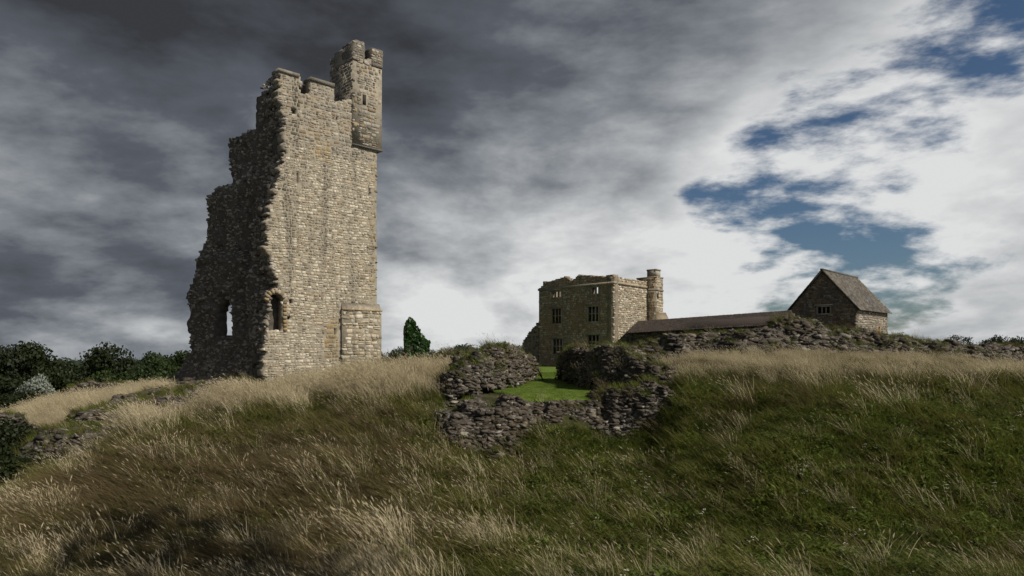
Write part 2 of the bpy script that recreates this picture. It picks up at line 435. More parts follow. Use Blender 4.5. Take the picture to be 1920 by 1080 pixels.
def Gbase(x, y):
    x = np.asarray(x, float); y = np.asarray(y, float)
    px = 960 + F * x / np.maximum(y, 6.0)
    cx = np.array([c[0] for c in COLS], float)
    H = np.stack([pchip(*zip(*(NEAR + p + FAR)), y) for _, p in COLS])
    pxc = np.clip(px, cx[0], cx[-1]); k = np.clip(np.searchsorted(cx, pxc) - 1, 0, len(cx) - 2)
    t = (pxc - cx[k]) / (cx[k + 1] - cx[k]); t = t * t * (3 - 2 * t)
    ii = np.indices(k.shape)
    return np.take_along_axis(H, k[None], 0)[0] * (1 - t) + np.take_along_axis(H, k[None] + 1, 0)[0] * t
def lawnmask(x, y):
    px = 960 + F * x / np.maximum(y, 6.0)
    wl = np.interp(y, [24, 26, 34, 40, 66, 90], [965, 930, 900, 840, 860, 900]); wr = np.interp(y, [24, 26, 34, 40, 66, 90], [1125, 1150, 1160, 1180, 1170, 1150])
    return (y > 23.2) & (y < 88) & (px > wl) & (px < wr)
def G(x, y):
    x = np.asarray(x, float); y = np.asarray(y, float)
    z = Gbase(x, y)
    amp = np.where(lawnmask(x, y), .015, .11) * np.clip(60 / np.maximum(y, 10), 0, 1)
    z = z + (fbm(x * .55, y * .55, 3, 3) - .5) * 2 * amp + (fbm(x * .12, y * .12, 9, 2) - .5) * .35 * np.where(lawnmask(x, y), .1, 1) * np.clip(y / 12, 0, 1)
    far = sstep(y, 150, 900); z = z + far * (fbm(x * .004, y * .004, 21, 3) - .5) * 12
    return z
def g1(x, y): return float(G(np.array([x]), np.array([y]))[0])

M_ground, T, b, out = new_mat('rough_turf')
pos = T.node('ShaderNodeNewGeometry').outputs['Position']
cg = T.ramp(T.noise(pos, 1.7, 7, .7), [(.3, (.022, .020, .010)), (.5, (.045, .050, .016)), (.68, (.095, .078, .038))])
sp = T.node('ShaderNodeSeparateXYZ'); T.l.new(pos, sp.inputs[0])
wood = T.ramp(T.noise(pos, .05, 6, .6), [(.35, (.012, .020, .008)), (.6, (.030, .042, .016))])
cg = T.mix(T.step(sp.outputs[1], 70, 160), cg, wood)                  # the country beyond is woodland
T.put(b.inputs['Base Color'], cg); b.inputs['Roughness'].default_value = 1
bp = T.node('ShaderNodeBump'); bp.inputs['Distance'].default_value = .15; T.put(bp.inputs['Height'], T.noise(pos, 6, 6, .7)); T.l.new(bp.outputs[0], b.inputs['Normal'])
M_lawn, T, b, out = new_mat('mown_lawn')
pos = T.node('ShaderNodeNewGeometry').outputs['Position']
cg = T.ramp(T.noise(pos, 3.0, 8, .75), [(.3, (.05, .085, .011)), (.5, (.095, .155, .018)), (.7, (.165, .205, .038))])
T.put(b.inputs['Base Color'], cg); b.inputs['Roughness'].default_value = .9
bp = T.node('ShaderNodeBump'); bp.inputs['Distance'].default_value = .05; T.put(bp.inputs['Height'], T.noise(pos, 22, 5, .7)); T.l.new(bp.outputs[0], b.inputs['Normal'])

def grid_mesh(name, X, Y, Z):
    nu, nv = X.shape; V = np.stack([X, Y, Z], -1).reshape(-1, 3)
    i, j = np.meshgrid(np.arange(nu - 1), np.arange(nv - 1), indexing='ij'); i = i.ravel(); j = j.ravel()
    Q = np.stack([i * nv + j, (i + 1) * nv + j, (i + 1) * nv + j + 1, i * nv + j + 1], 1)
    return mesh_from(name, V, Q)
uu = np.concatenate([np.linspace(-3.2, -1.0, 24)[:-1], np.linspace(-1.0, 1.0, 420), np.linspace(1.0, 3.2, 24)[1:]])
dd = np.concatenate([np.linspace(-80, 6, 22)[:-1], np.linspace(6, 60, 300)[:-1], np.geomspace(60, 9000, 90)])
UU, DD = np.meshgrid(uu, dd, indexing='ij')
XX = UU * np.where(DD < 6, 6 + (6 - DD) * .6, DD)
o = link('ground', grid_mesh('ground', XX, DD, G(XX, DD)), M_ground, smooth=True); o['kind'] = 'structure'
# mown lawn: its own sheet just above the ground
uu = np.linspace(-.12, .19, 130); dd = np.concatenate([np.linspace(23.3, 40, 64)[:-1], np.geomspace(40, 88, 40)])
UU, DD = np.meshgrid(uu, dd, indexing='ij'); XX = UU * DD; Mk = lawnmask(XX, DD)
i, j = np.nonzero(Mk[:-1, :-1] & Mk[1:, :-1] & Mk[1:, 1:] & Mk[:-1, 1:]); nv = len(dd)
o = link('lawn', mesh_from('lawn', np.stack([XX, DD, G(XX, DD) + .02], -1).reshape(-1, 3), np.stack([i * nv + j, (i + 1) * nv + j, (i + 1) * nv + j + 1, i * nv + j + 1], 1)), M_lawn, smooth=True)
o['kind'] = 'structure'

# ------------------------------------------------------------------ the great tower
def build_tower():
    t = thing('ruined_tower', 'tall ruined stone tower with one sunlit face and a corner turret', 'tower', loc=(-14, 51, 0))
    t.location = (0, 0, 0)
    a = (.72, .69); A = Frame((-17.25, 48.0), a, (.69, -.72))
    edge = A.poly([(500, 745), (497, 680), (497, 620), (503, 585), (504, 550), (524, 536), (512, 507), (500, 463), (501, 415), (511, 375), (524, 327), (535, 264), (533, 230), (525, 186), (520, 139)])
    top = A.poly([(526, 134), (560, 142), (561, 175), (581, 178), (581, 150), (626, 161), (627, 192), (642, 190), (660, 186)])
    polyA = edge + top + [(9.0, 21.0), (9.0, -2.5)]
    w0, w1 = A.at(504, 0)[0], A.at(531, 0)[0]; wv0, wv1 = A.at(515, 621)[1], A.at(515, 550)[1]
    def win(u, v):
        r = (w1 - w0) / 2; cu = (w0 + w1) / 2; sp = wv1 - r * 1.1
        return (u > w0) & (u < w1) & (v > wv0) & ((v < sp) | (((u - cu) / r) ** 2 + ((v - sp) / (r * 1.1)) ** 2 < 1))
    holes = []
    for (px, py, wd, ht) in ((551, 207, .34, .5), (572, 200, .2, .2), (559, 335, .16, .75), (691, 358, .16, .75), (629, 622, .16, .62), (545, 565, .22, .28), (541, 595, .22, .3), (632, 222, .22, .25), (684, 187, 0, 0)):
        u, v = A.at(px, py); holes.append((u - wd / 2, u + wd / 2, v - ht / 2, v + ht / 2))
    def hole(u, v):
        r = win(u, v)
        for h in holes: r = r | ((u > h[0]) & (u < h[1]) & (v > h[2]) & (v < h[3]))
        return r
    def maskA(u, v):
        k = (fbm(v * 1.6, v * 0 + 3.3, 5, 4) - .5) * 1.3; k2 = (hash2(np.floor(v / .19 + 2 * vnoise(v * .7, v * 0, 8)), np.floor(v * 0), 6) - .5) * .35
        return inpoly(np.where(u < 3.0, u + k * .6 + k2, u), v, polyA)
    us = lines(-.3, 9.0, .15); vs = lines(-2.5, 24, .16)
    body = slab('wall', A, us, vs, lambda u, v: maskA(u, v) & ~hole(u, v), 0.9, jit=.03, seed=3)
    link('wall', body, M_mortar, t)
    body = slab('wall_core', A, lines(-.3, 9.0, .3), lines(-2.5, 24, .3), maskA, 1.7, front=lambda u, v: -.9 + 0 * u, jit=.08, seed=4)
    bo = link('wall_core', body, M_core, t)
    # facing stones, with a dressed zone along the far corner
    qu = lambda u, v: (u > 8.55 + .2 * np.sign(np.sin(v * 7)))
    bu0, bu1 = A.at(640, 0)[0], 9.0; bz = A.at(672, 571)[1]
    butt = lambda u, v: (u > bu0 - .02) & (v < bz + .12)
    patch = [A.at(590, 305), A.at(620, 305), A.at(618, 264), A.at(592, 266)]
    patch2 = [A.at(606, 672), A.at(638, 672), A.at(638, 598), A.at(622, 600), A.at(608, 625)]
    inp = lambda u, v: inpoly(u, v, patch) | inpoly(u, v, patch2)
    m1 = lambda u, v: maskA(u, v) & ~hole(u, v) & ~qu(u, v) & ~butt(u, v) & ~inp(u, v)
    it = courses(A, m1, -.4, 9, -2.3, 17.0, h=.20, l=.32, seed=21, gap=.026, proud=.022, rough=.02)
    stones(t, 'b', it, M_tower, solo=300)
    it = courses(A, m1, -.4, 9, 17.0, 23.5, h=.23, l=.37, seed=22, gap=.026, proud=.022, rough=.02)
    stones(t, 'b', it, M_towertop, solo=0, bulk='upper_stone_facing')
    it = courses(A, lambda u, v: maskA(u, v) & ~hole(u, v) & (qu(u, v) | inp(u, v)) & ~butt(u, v), 0, 9.05, -2.3, 18.2, h=.3, l=.42, seed=23, gap=.015, rough=.01)
    # arch ring and jamb stones of the window
    r = (w1 - w0) / 2; cu = (w0 + w1) / 2; sp = wv1 - r * 1.1
    B3 = np.stack([A.a, A.up, A.n], 1)
    for k in range(9):
        an = math.radians(10 + k * 20); du, dv = math.cos(an), math.sin(an)
        R = B3 @ np.array(Matrix.Rotation(an, 3, 'Z')) @ np.diag([.34, .2, .3]); it.append((.02, k % 10, m44(R, A.pt(cu + du * (r + .15), sp + dv * (r * 1.1 + .15), -.04))))
    for k in range(8):
        R = B3 @ np.diag([.28, .26, .34]); it.append((.02, k % 10, m44(R, A.pt(w1 + .12, wv0 + .14 + k * .28, -.04))))
    stones(t, 'b', it, M_quoin, solo=60, name='dressed_stone', bulk='dressed_facing')
    # plinth buttress at the far corner with sloping top
    bw = .30
    V = []; Fq = []
    prof = [(-2.5, bw), (bz - .45, bw), (bz + .1, -.01), (-2.5, -.01)]
    P = np.array([A.pt(u, v, w) for u in (bu0, bu1 + .25) for v, w in prof]); me = mesh_from('buttress', P, [np.array([(0, 1, 5, 4), (1, 2, 6, 5), (2, 3, 7, 6), (3, 0, 4, 7), (0, 3, 2, 1), (4, 5, 6, 7)])]); fix_normals(me)
    bt = link('buttress', me, M_mortar, t)
    fb = lambda u, v: bw + 0 * u
    bm_ = lambda u, v: (u > bu0) & (u < bu1 + .22) & (v < bz - .42)
    stones(bt, 'b', courses(A, bm_, bu0, bu1 + .25, -2.3, bz - .4, h=.27, l=.44, front=fb, seed=25), M_tower, solo=0)
    slope = boxes_mesh('ledge', [(bu0 - .05, bu1 + .3, bz - .5, bz - .36, 0, bw + .07)], A); link('ledge', slope, M_quoin, bt)
    sA = Frame((0, 0), a, (.69, -.72))
    # side of the buttress
    # ragged broken end of the sunlit wall (rubble core laid bare)
    pe = []; ne = []; r_ = np.random.default_rng(8)
    ev = np.array([e[1] for e in edge]); eu = np.array([e[0] for e in edge])
    for _ in range(1150):
        v = r_.uniform(-2.3, ev.max()); w = -r_.uniform(.05, 2.55)
        u = np.interp(v, ev, eu) + .10 * (-w) * r_.uniform(-.4, 1.0)
        if wv0 - .1 < v < wv1 + .1 and -w > .2: u += .0
        pe.append(A.pt(u + .05, v, w)); ne.append(-A.a)
    stones(t, 'r', rocks_on(pe, ne, .22, .58, 31, flat=.75), M_towerdark, solo=60, name='core_stone', bulk='broken_end')
    # coping stones on the merlons
    cop = []
    for (xa, ya, xb, yb) in ((523, 134, 559, 142), (583, 151, 625, 160)):
        p, q = A.at(xa, ya), A.at(xb, yb); cop.append((p[0] - .08, q[0] + .06, min(p[1], q[1]) - .02, max(p[1], q[1]) + .12, -1.0, .12))
    for c in cop: link('coping', boxes_mesh('coping', [c], A), M_towerdark, t)
    # corner turret, oversailing the wall face
    tu0, tu1 = 6.8, 9.4; z0, z1 = 18.2, 24.75
    TF = Frame(A.pt(tu0, 0, .13)[:2], a, (.69, -.72)); L = tu1 - tu0
    tt = link('turret', boxes_mesh('turret', [(0, L, z0, z1, -3.6, 0)], TF), M_mortar, t)
    su, sv = TF.at(683, 187)
    slit = lambda u, v: (abs(u - su) < .16) & (abs(v - sv) < .42)
    stones(tt, 'b', courses(TF, lambda u, v: (u > .32) & (u < L - .3) & ~slit(u, v), 0, L, z0 + .1, z1 + .1, h=.27, l=.45, seed=27), M_towertop, solo=0)
    stones(tt, 'b', courses(TF, lambda u, v: ((u < .3) & (u > .08)) | ((u > L - .34) & (u < L - .1)), -.02, L + .02, z0 + .05, z1 + .1, h=.36, l=.4, seed=28, gap=.012, rough=.008, proud=.05, wav=.0), M_quoin, solo=0, bulk='quoin_facing')
    TL = Frame(TF.pt(0, 0, 0)[:2], -TF.n[:2], -TF.a[:2])
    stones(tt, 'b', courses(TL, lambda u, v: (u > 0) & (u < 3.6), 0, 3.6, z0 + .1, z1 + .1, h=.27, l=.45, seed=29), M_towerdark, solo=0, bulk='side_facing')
    link('slit', boxes_mesh('slit', [(su - .15, su + .15, sv - .4, sv + .4, -.2, .02)], TF), M_void, tt)  # dark block standing for the shade inside the slit
    link('string_course', boxes_mesh('string_course', [(-.05, L + .05, z0 - .06, z0 + .05, -3.6, .09)], TF), M_towerdark, tt)
    for (u0, u1, w0_, w1_, h) in ((-.05, 1.0, -1.5, .06, 1.75), (-.05, 1.0, -3.65, -2.75, 1.35), (1.62, L + .06, -1.2, .06, 1.6), (1.9, L + .06, -3.65, -2.6, 1.1), (1.0, 1.62, -.8, .03, .55)):
        mm = link('merlon', slab('merlon', TF, lines(u0, u1, .18), lines(z1 - .02, z1 + h, .16), lambda u, v: (v < z1 + h - .2 + .35 * (fbm(u * 2, v * 0 + w0_, 4, 2) - .3)), w1_ - w0_, front=lambda u, v: w1_ + 0 * u, jit=.04, seed=int(h * 100)), M_towerdark, tt)
    mer = lambda u, v: (((u > -.02) & (u < .95)) & (v < z1 + 1.45)) | (((u > 1.66) & (u < L)) & (v < z1 + 1.3))
    stones(tt, 'b', courses(TF, mer, -.05, L + .05, z1 + .02, z1 + 1.6, h=.24, l=.36, front=lambda u, v: .06 + 0 * u, seed=39, proud=.025, rough=.02), M_towertop, solo=0, bulk='merlon_facing')
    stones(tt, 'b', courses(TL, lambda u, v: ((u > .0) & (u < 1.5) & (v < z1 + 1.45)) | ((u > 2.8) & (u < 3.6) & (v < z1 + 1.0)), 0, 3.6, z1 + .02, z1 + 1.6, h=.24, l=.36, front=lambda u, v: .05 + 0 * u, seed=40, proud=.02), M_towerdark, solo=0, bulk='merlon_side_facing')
    # ragged stonework down the corner
    pe = [A.pt(9.03, v, -r_.uniform(0, .5)) for v in np.arange(-1.5, 24.5, .3)]
    stones(t, 'r', rocks_on(pe, [A.a * 1.0] * len(pe), .2, .34, 33), M_quoin, solo=0, bulk='corner_stones')
    # --- the gutted cross wall, seen from inside
    o2 = A.pt(1.2, 0, -2.2); Bf = Frame(o2[:2], (-.83, .557), (-.557, -.83))
    out_ = [(352, 760), (345, 725), (349, 705), (356, 677), (369, 656), (367, 622), (367, 581), (364, 558), (367, 552), (372, 527), (378, 497), (380, 464), (387, 443), (386, 402), (389, 378), (414, 345), (427, 343), (425, 308), (421, 294), (419, 270), (424, 260), (434, 250), (451, 257), (454, 241), (468, 240), (469, 180), (478, 171), (489, 166), (496, 160), (510, 162), (514, 155), (522, 150), (540, 150), (540, 760)]
    pB = Bf.poly(out_)
    ou0, ov0 = Bf.at(441, 629); ou1, ov1 = Bf.at(415, 563); oc = (ou0 + ou1) / 2; orr = (ou1 - ou0) / 2
    def openB(u, v): return (u > ou0) & (u < ou1) & (v > ov0) & ((v < ov1 - orr) | (((u - oc) / orr) ** 2 + ((v - ov1 + orr) / orr) ** 2 < 1))
    led = [Bf.at(420, 345)[1], Bf.at(430, 256)[1], Bf.at(400, 478)[1]]
    def relief(u, v):
        z = (fbm(u * .9, v * .9, 41, 4) - .5) * .9
        z = z - .35 * sstep(v, led[0] - .1, led[0] + .05) - .3 * sstep(v, led[1] - .1, led[1] + .05) + .45 * (1 - sstep(v, led[2] - .3, led[2]))
        z = z + .9 * (1 - sstep(v, -1, 2.2))
        c = 1 - np.abs((u - 2.6) / .9); z = z - .75 * np.clip(c, 0, 1) * sstep(v, 3.5, 5) * (1 - sstep(v, 13, 15))
        z = z - .5 * np.clip(1.2 - np.abs(u - oc) / orr, 0, 1) * (np.abs(v - (ov0 + ov1) / 2) < (ov1 - ov0) / 2 + .4)
        return z
    mB = lambda u, v: inpoly(u, v, pB) & ~openB(u, v)
    cw = link('cross_wall', slab('cross_wall', Bf, lines(-.5, 11.5, .22), lines(-2.5, 24, .22), mB, .55, front=relief, jit=.07, seed=9), M_core, t)
    pe = []; ne = []
    U = r_.uniform(-.3, 11, 5200); Vv = r_.uniform(-2, 22.5, 5200); k = mB(U, Vv) & ~openB(U + .15, Vv) & ~openB(U - .15, Vv); U = U[k]; Vv = Vv[k]
    pts = Bf.pt(U, Vv, relief(U, Vv)); 
    stones(cw, 'r', rocks_on(pts, [Bf.n] * len(pts), .16, .55, 35, flat=.7, embed=.2), M_towerdark, solo=220, name='core_stone', bulk='core_stones')
    return t
build_tower()

# ------------------------------------------------------------------ chamber block
def window(parent, fr, px0, px1, py0, py1, lights=3, transom=True, name='window'):
    (u0, va), (u1, vb) = fr.at(px0, py1), fr.at(px1, py0); u0, u1 = min(u0, u1), max(u0, u1); v0, v1 = min(va, vb), max(va, vb)
    f = .13
    w = link(name, boxes_mesh(name, [(u0 - f, u0, v0 - f, v1 + f, -.30, .05), (u1, u1 + f, v0 - f, v1 + f, -.30, .05), (u0, u1, v0 - f, v0, -.30, .055), (u0, u1, v1, v1 + f, -.30, .055), (u0 - .3, u1 + .3, v1 + f + .002, v1 + f + .14, -.1, .16)], fr), M_trim, parent)
    for k in range(1, lights):
        u = u0 + (u1 - u0) * k / lights
        link('mullion', boxes_mesh('mullion', [(u - .055, u + .055, v0 + .002, v1 - .002, -.24, -.05)], fr), M_trim, w)
    if transom:
        v = v0 + (v1 - v0) * .52
        link('transom', boxes_mesh('transom', [(u0 + .002, u1 - .002, v - .05, v + .05, -.23, -.06)], fr), M_trim, w)
    return (u0 - f + .03, u1 + f - .03, v0 - f + .03, v1 + f - .03)
def build_chamber():
    t = thing('chamber_block', 'roofless three storey stone block with mullioned windows and corner turret', 'building')
    Cn = (10.1, 68.0); Ff = Frame(Cn, (-.62, .78), (-.78, -.62)); Rf = Frame(Cn, (.62, .78), (.78, -.62))
    # front
    wins = []
    for a in ((1033, 1052, 546, 558, 3, False), (1109, 1122, 538, 551, 2, False), (1034, 1052, 578, 607, 3, True), (1102, 1122, 574, 603, 3, True), (1036, 1054, 636, 663, 3, True), (1102, 1123, 628, 655, 3, True)):
        wins.append(window(t, Ff, *a))
    prof = Ff.poly([(1012, 541), (1022, 531), (1059, 519), (1066, 523), (1069, 527), (1078, 523), (1084, 516), (1135, 519), (1136, 516), (1149, 516)])
    L = Ff.at(1010.5, 600)[0]
    pf = [(0, -.8), (0, prof[-1][1])] + prof[::-1] + [(L, prof[0][1]), (L, -.8)]
    hol = lambda u, v: np.any([(u > h[0]) & (u < h[1]) & (v > h[2]) & (v < h[3]) for h in wins], axis=0)
    us = lines(0, L, .2, *[h[0] for h in wins], *[h[1] for h in wins]); vs = lines(-.8, 10.6, .2, *[h[2] for h in wins], *[h[3] for h in wins])
    fw = link('front_wall', slab('front_wall', Ff, us, vs, lambda u, v: inpoly(u, v, pf) & ~hol(u, v), .7, jit=.0), M_chammort, t)
    zs = Ff.at(1149, 530)[1]
    stones(fw, 'b', courses(Ff, lambda u, v: inpoly(u, v, pf) & ~hol(u, v) & ((v < zs - .1) | (v > zs + .12)), 0, L, -.7, 10.4, h=.21, l=.40, seed=51, proud=.03), M_cham, solo=0)
    link('string_course', boxes_mesh('string_course', [(-.1, L + .05, zs - .1, zs + .12, -.3, .13)], Ff), M_trim, fw)
    r_ = np.random.default_rng(61)
    pe = [Ff.pt(u, np.interp(u, [p[0] for p in prof[::-1]], [p[1] for p in prof[::-1]]) + .02, -.3 + r_.uniform(-.3, .3)) for u in np.arange(.1, L, .2)]
    stones(fw, 'r', rocks_on(pe, [np.array([0, 0, 1.])] * len(pe), .16, .34, 5, flat=.5), M_trim, solo=0, bulk='coping_stones')
    # right side
    pr = Rf.poly([(1150, 516), (1156, 520), (1157, 526), (1161, 519), (1211, 528), (1216, 529)]); L2 = pr[-1][0]
    pp = [(0, -.8)] + [(0, pr[0][1])] + pr[1:] + [(L2, -.8)]
    rw = link('side_wall', slab('side_wall', Rf, lines(0.02, L2, .2), lines(-.8, 10.6, .2), lambda u, v: inpoly(u, v, pp), .7, jit=.0), M_chammort, t)
    M_cs = stone_mat('chamber_side_stone', PALE, ochre=.12, lichen=.1, dirt=.25)
    stones(rw, 'b', courses(Rf, lambda u, v: inpoly(u, v, pp) & ((v < zs - .1) | (v > zs + .12)) & (hash2(np.floor(u * 2.7), np.floor(v * 3.3), 3) > .05), 0, L2, -.7, 10.4, h=.22, l=.40, seed=52), M_cs, solo=0)
    link('string_course', boxes_mesh('string_course', [(.0, L2, zs - .1, zs + .12, -.3, .12)], Rf), M_trim, rw)
    # the rest of the shell: far walls, and an added floor that keeps lower storeys dark
    p0 = np.array(Cn); f2 = p0 + Ff.a[:2] * L; r2 = p0 + Rf.a[:2] * (L2 + 1); 
    Lf = Frame(f2, Rf.a[:2], Ff.a[:2]); link('far_side_wall', slab('far_side_wall', Lf, lines(.72, L2 + 1, .4), lines(-.8, 10.6, .4), lambda u, v: v < 9.7 - .12 * u + .8 * fbm(u, v * 0, 8, 2), .6, front=lambda u, v: -.05 + 0 * u), M_chammort, t)
    Bk = Frame(r2, Ff.a[:2], -Ff.n[:2]); link('back_wall', slab('back_wall', Bk, lines(.0, L, .35), lines(-.8, 10.5, .35), lambda u, v: v < np.where(u < L * .45, 9.2, 7.3) + .5 * fbm(u * 1.5, v * 0, 9, 2), .6, jit=.03), M_chammort, t)
    q = [p0 + Ff.a[:2] * .8 + Rf.a[:2] * .8, p0 + Ff.a[:2] * (L - .8) + Rf.a[:2] * .8, p0 + Ff.a[:2] * (L - .8) + Rf.a[:2] * L2, p0 + Ff.a[:2] * .8 + Rf.a[:2] * L2]
    V = np.array([(*p, z) for z in (7.0, 7.25) for p in q]); me = mesh_from('upper_floor', V, np.array([(0, 1, 2, 3), (4, 7, 6, 5), (0, 4, 5, 1), (1, 5, 6, 2), (2, 6, 7, 3), (3, 7, 4, 0)])); fix_normals(me); link('upper_floor', me, M_void, t)  # unseen floor added to keep daylight off the storeys below
    # stair turret at the far corner of the side wall
    TF = Frame((15.35, 73.0), (-.62, .78), (-.78, -.62)); TR = Frame((15.35, 73.0), (.62, .78), (.78, -.62))
    tl, tr = 2.6, 1.75
    zt, zm = ZY(521, 73.5), ZY(544, 73.5)
    def prism(c0, lu, lr, z0, z1, e=0.0, chop=0.0):
        a, bq = TF.a[:2], TR.a[:2]; c = np.array(c0) - a * e - bq * e; lu += 2 * e; lr += 2 * e
        pl = [c, c + a * lu, c + a * lu + bq * lr, c + bq * lr]
        V = np.array([(*p, z) for z in (z0, z1) for p in pl]); me = mesh_from('turret', V, np.array([(0, 1, 2, 3), (4, 7, 6, 5), (0, 4, 5, 1), (1, 5, 6, 2), (2, 6, 7, 3), (3, 7, 4, 0)])); fix_normals(me); return me
    tt = link('turret', prism((15.35, 73.0), tl, tr, -.8, zt), M_chammort, t)
    link('turret_band', prism((15.35, 73.0), tl, tr, zm - .09, zm + .09, .07), M_trim, tt)
    link('turret_cap', prism((15.35, 73.0), tl, tr, zt + .003, zt + .13, .06), M_trim, tt)
    link('turret_chimney', prism(np.array((15.35, 73.0)) + TF.a[:2] * .15 + TR.a[:2] * .3, 1.2, 1.1, zt + .165, ZY(507, 73.5)), M_trim, tt)
    link('turret_chimney_cap', prism(np.array((15.35, 73.0)) + TF.a[:2] * .15 + TR.a[:2] * .3, 1.2, 1.1, ZY(507, 73.5) + .003, ZY(505.5, 73.5) + .08, .05), M_trim, tt)
    stones(tt, 'b', courses(TF, lambda u, v: (u > .1) & (u < tl) & (abs(v - zm) > .15), 0, tl, 0, zt - .1, h=.3, l=.5, seed=55), M_cham, solo=0)
    stones(tt, 'b', courses(TR, lambda u, v: (u > .1) & (u < tr) & (abs(v - zm) > .15), 0, tr, 0, zt - .1, h=.3, l=.5, seed=56), M_cs, solo=0, bulk='side_facing')
    u, v = TR.at(1233, 553); link('slit', boxes_mesh('slit', [(u - .13, u + .13, v - .4, v + .4, -.2, .06)], TR), M_void, tt)  # slit filled with a dark block, its inner shade as colour
    z5 = ZY(592, 73.5)
    V = np.array([TR.pt(u_, v_, w_) for u_ in (.05, tr + .75) for v_, w_ in ((-.8, .5), (z5 - .6, .5), (z5 + .4, -.02), (-.8, -.02))]); me = mesh_from('turret_base', V, np.array([(0, 1, 5, 4), (1, 2, 6, 5), (2, 3, 7, 6), (3, 0, 4, 7), (0, 3, 2, 1), (4, 5, 6, 7)])); fix_normals(me); link('turret_base', me, M_trim, tt)
    # lower broken wall running on from the front
    w = thing('broken_wall', 'low stepped broken wall running off the windowed stone block', 'wall')
    Wf = Frame(f2 + Ff.a[:2] * .02, (-.62, .78), (-.78, -.62))
    Wf = Frame((f2[0] - .02, f2[1] + .1), (-.80, .60), (-.6, -.8))
    pw = Wf.poly([(1010, 604), (1006, 606), (1003, 612), (998, 614), (995, 621), (990, 625), (988, 630), (983, 636), (980, 643), (976, 652), (974, 664), (974, 700), (1010, 700)])
    wb = link('wall_core', slab('wall_core', Wf, lines(-.1, 4.5, .16), lines(-.8, 7, .16), lambda u, v: inpoly(u, v, pw), .8, jit=.04), M_chammort, w)
    stones(w, 'b', courses(Wf, lambda u, v: inpoly(u, v, pw), -.1, 4.5, -.7, 7, h=.21, l=.38, seed=57), M_house, solo=0)
build_chamber()

# ------------------------------------------------------------------ gabled stone house
def slates(o, along, down, nrm, L, Hh, row, wid, mat, parent, seed, name='slates'):
    r = np.random.default_rng(seed); it = []
    o = np.asarray(o, float); along = np.asarray(along) / np.linalg.norm(along); down = np.asarray(down) / np.linalg.norm(down); nrm = np.asarray(nrm) / np.linalg.norm(nrm)
    B = np.stack([along, -down, np.cross(along, -down)], 1)
    if np.dot(B[:, 2], nrm) < 0: B[:, 0] *= -1; B[:, 2] = nrm
    n = int(Hh / row) + 1
    for k in range(n):
        u = -r.uniform(0, wid)
        while u < L:
            ww = wid * r.uniform(.6, 1.4); uc = min(max(u + ww / 2, ww / 2), L - ww / 2)
            R = B @ np.array(Matrix.Rotation(.09 + r.uniform(-.02, .02), 3, 'X')) @ np.diag([ww - .012, row * 1.45, .05])
            it.append((ww, int(r.integers(10)), m44(R, o + along * uc + down * (k * row + row * .5) + nrm * (.035 + r.uniform(0, .012))))); u += ww
    stones(parent, 'b', it, mat, solo=0, bulk=name)
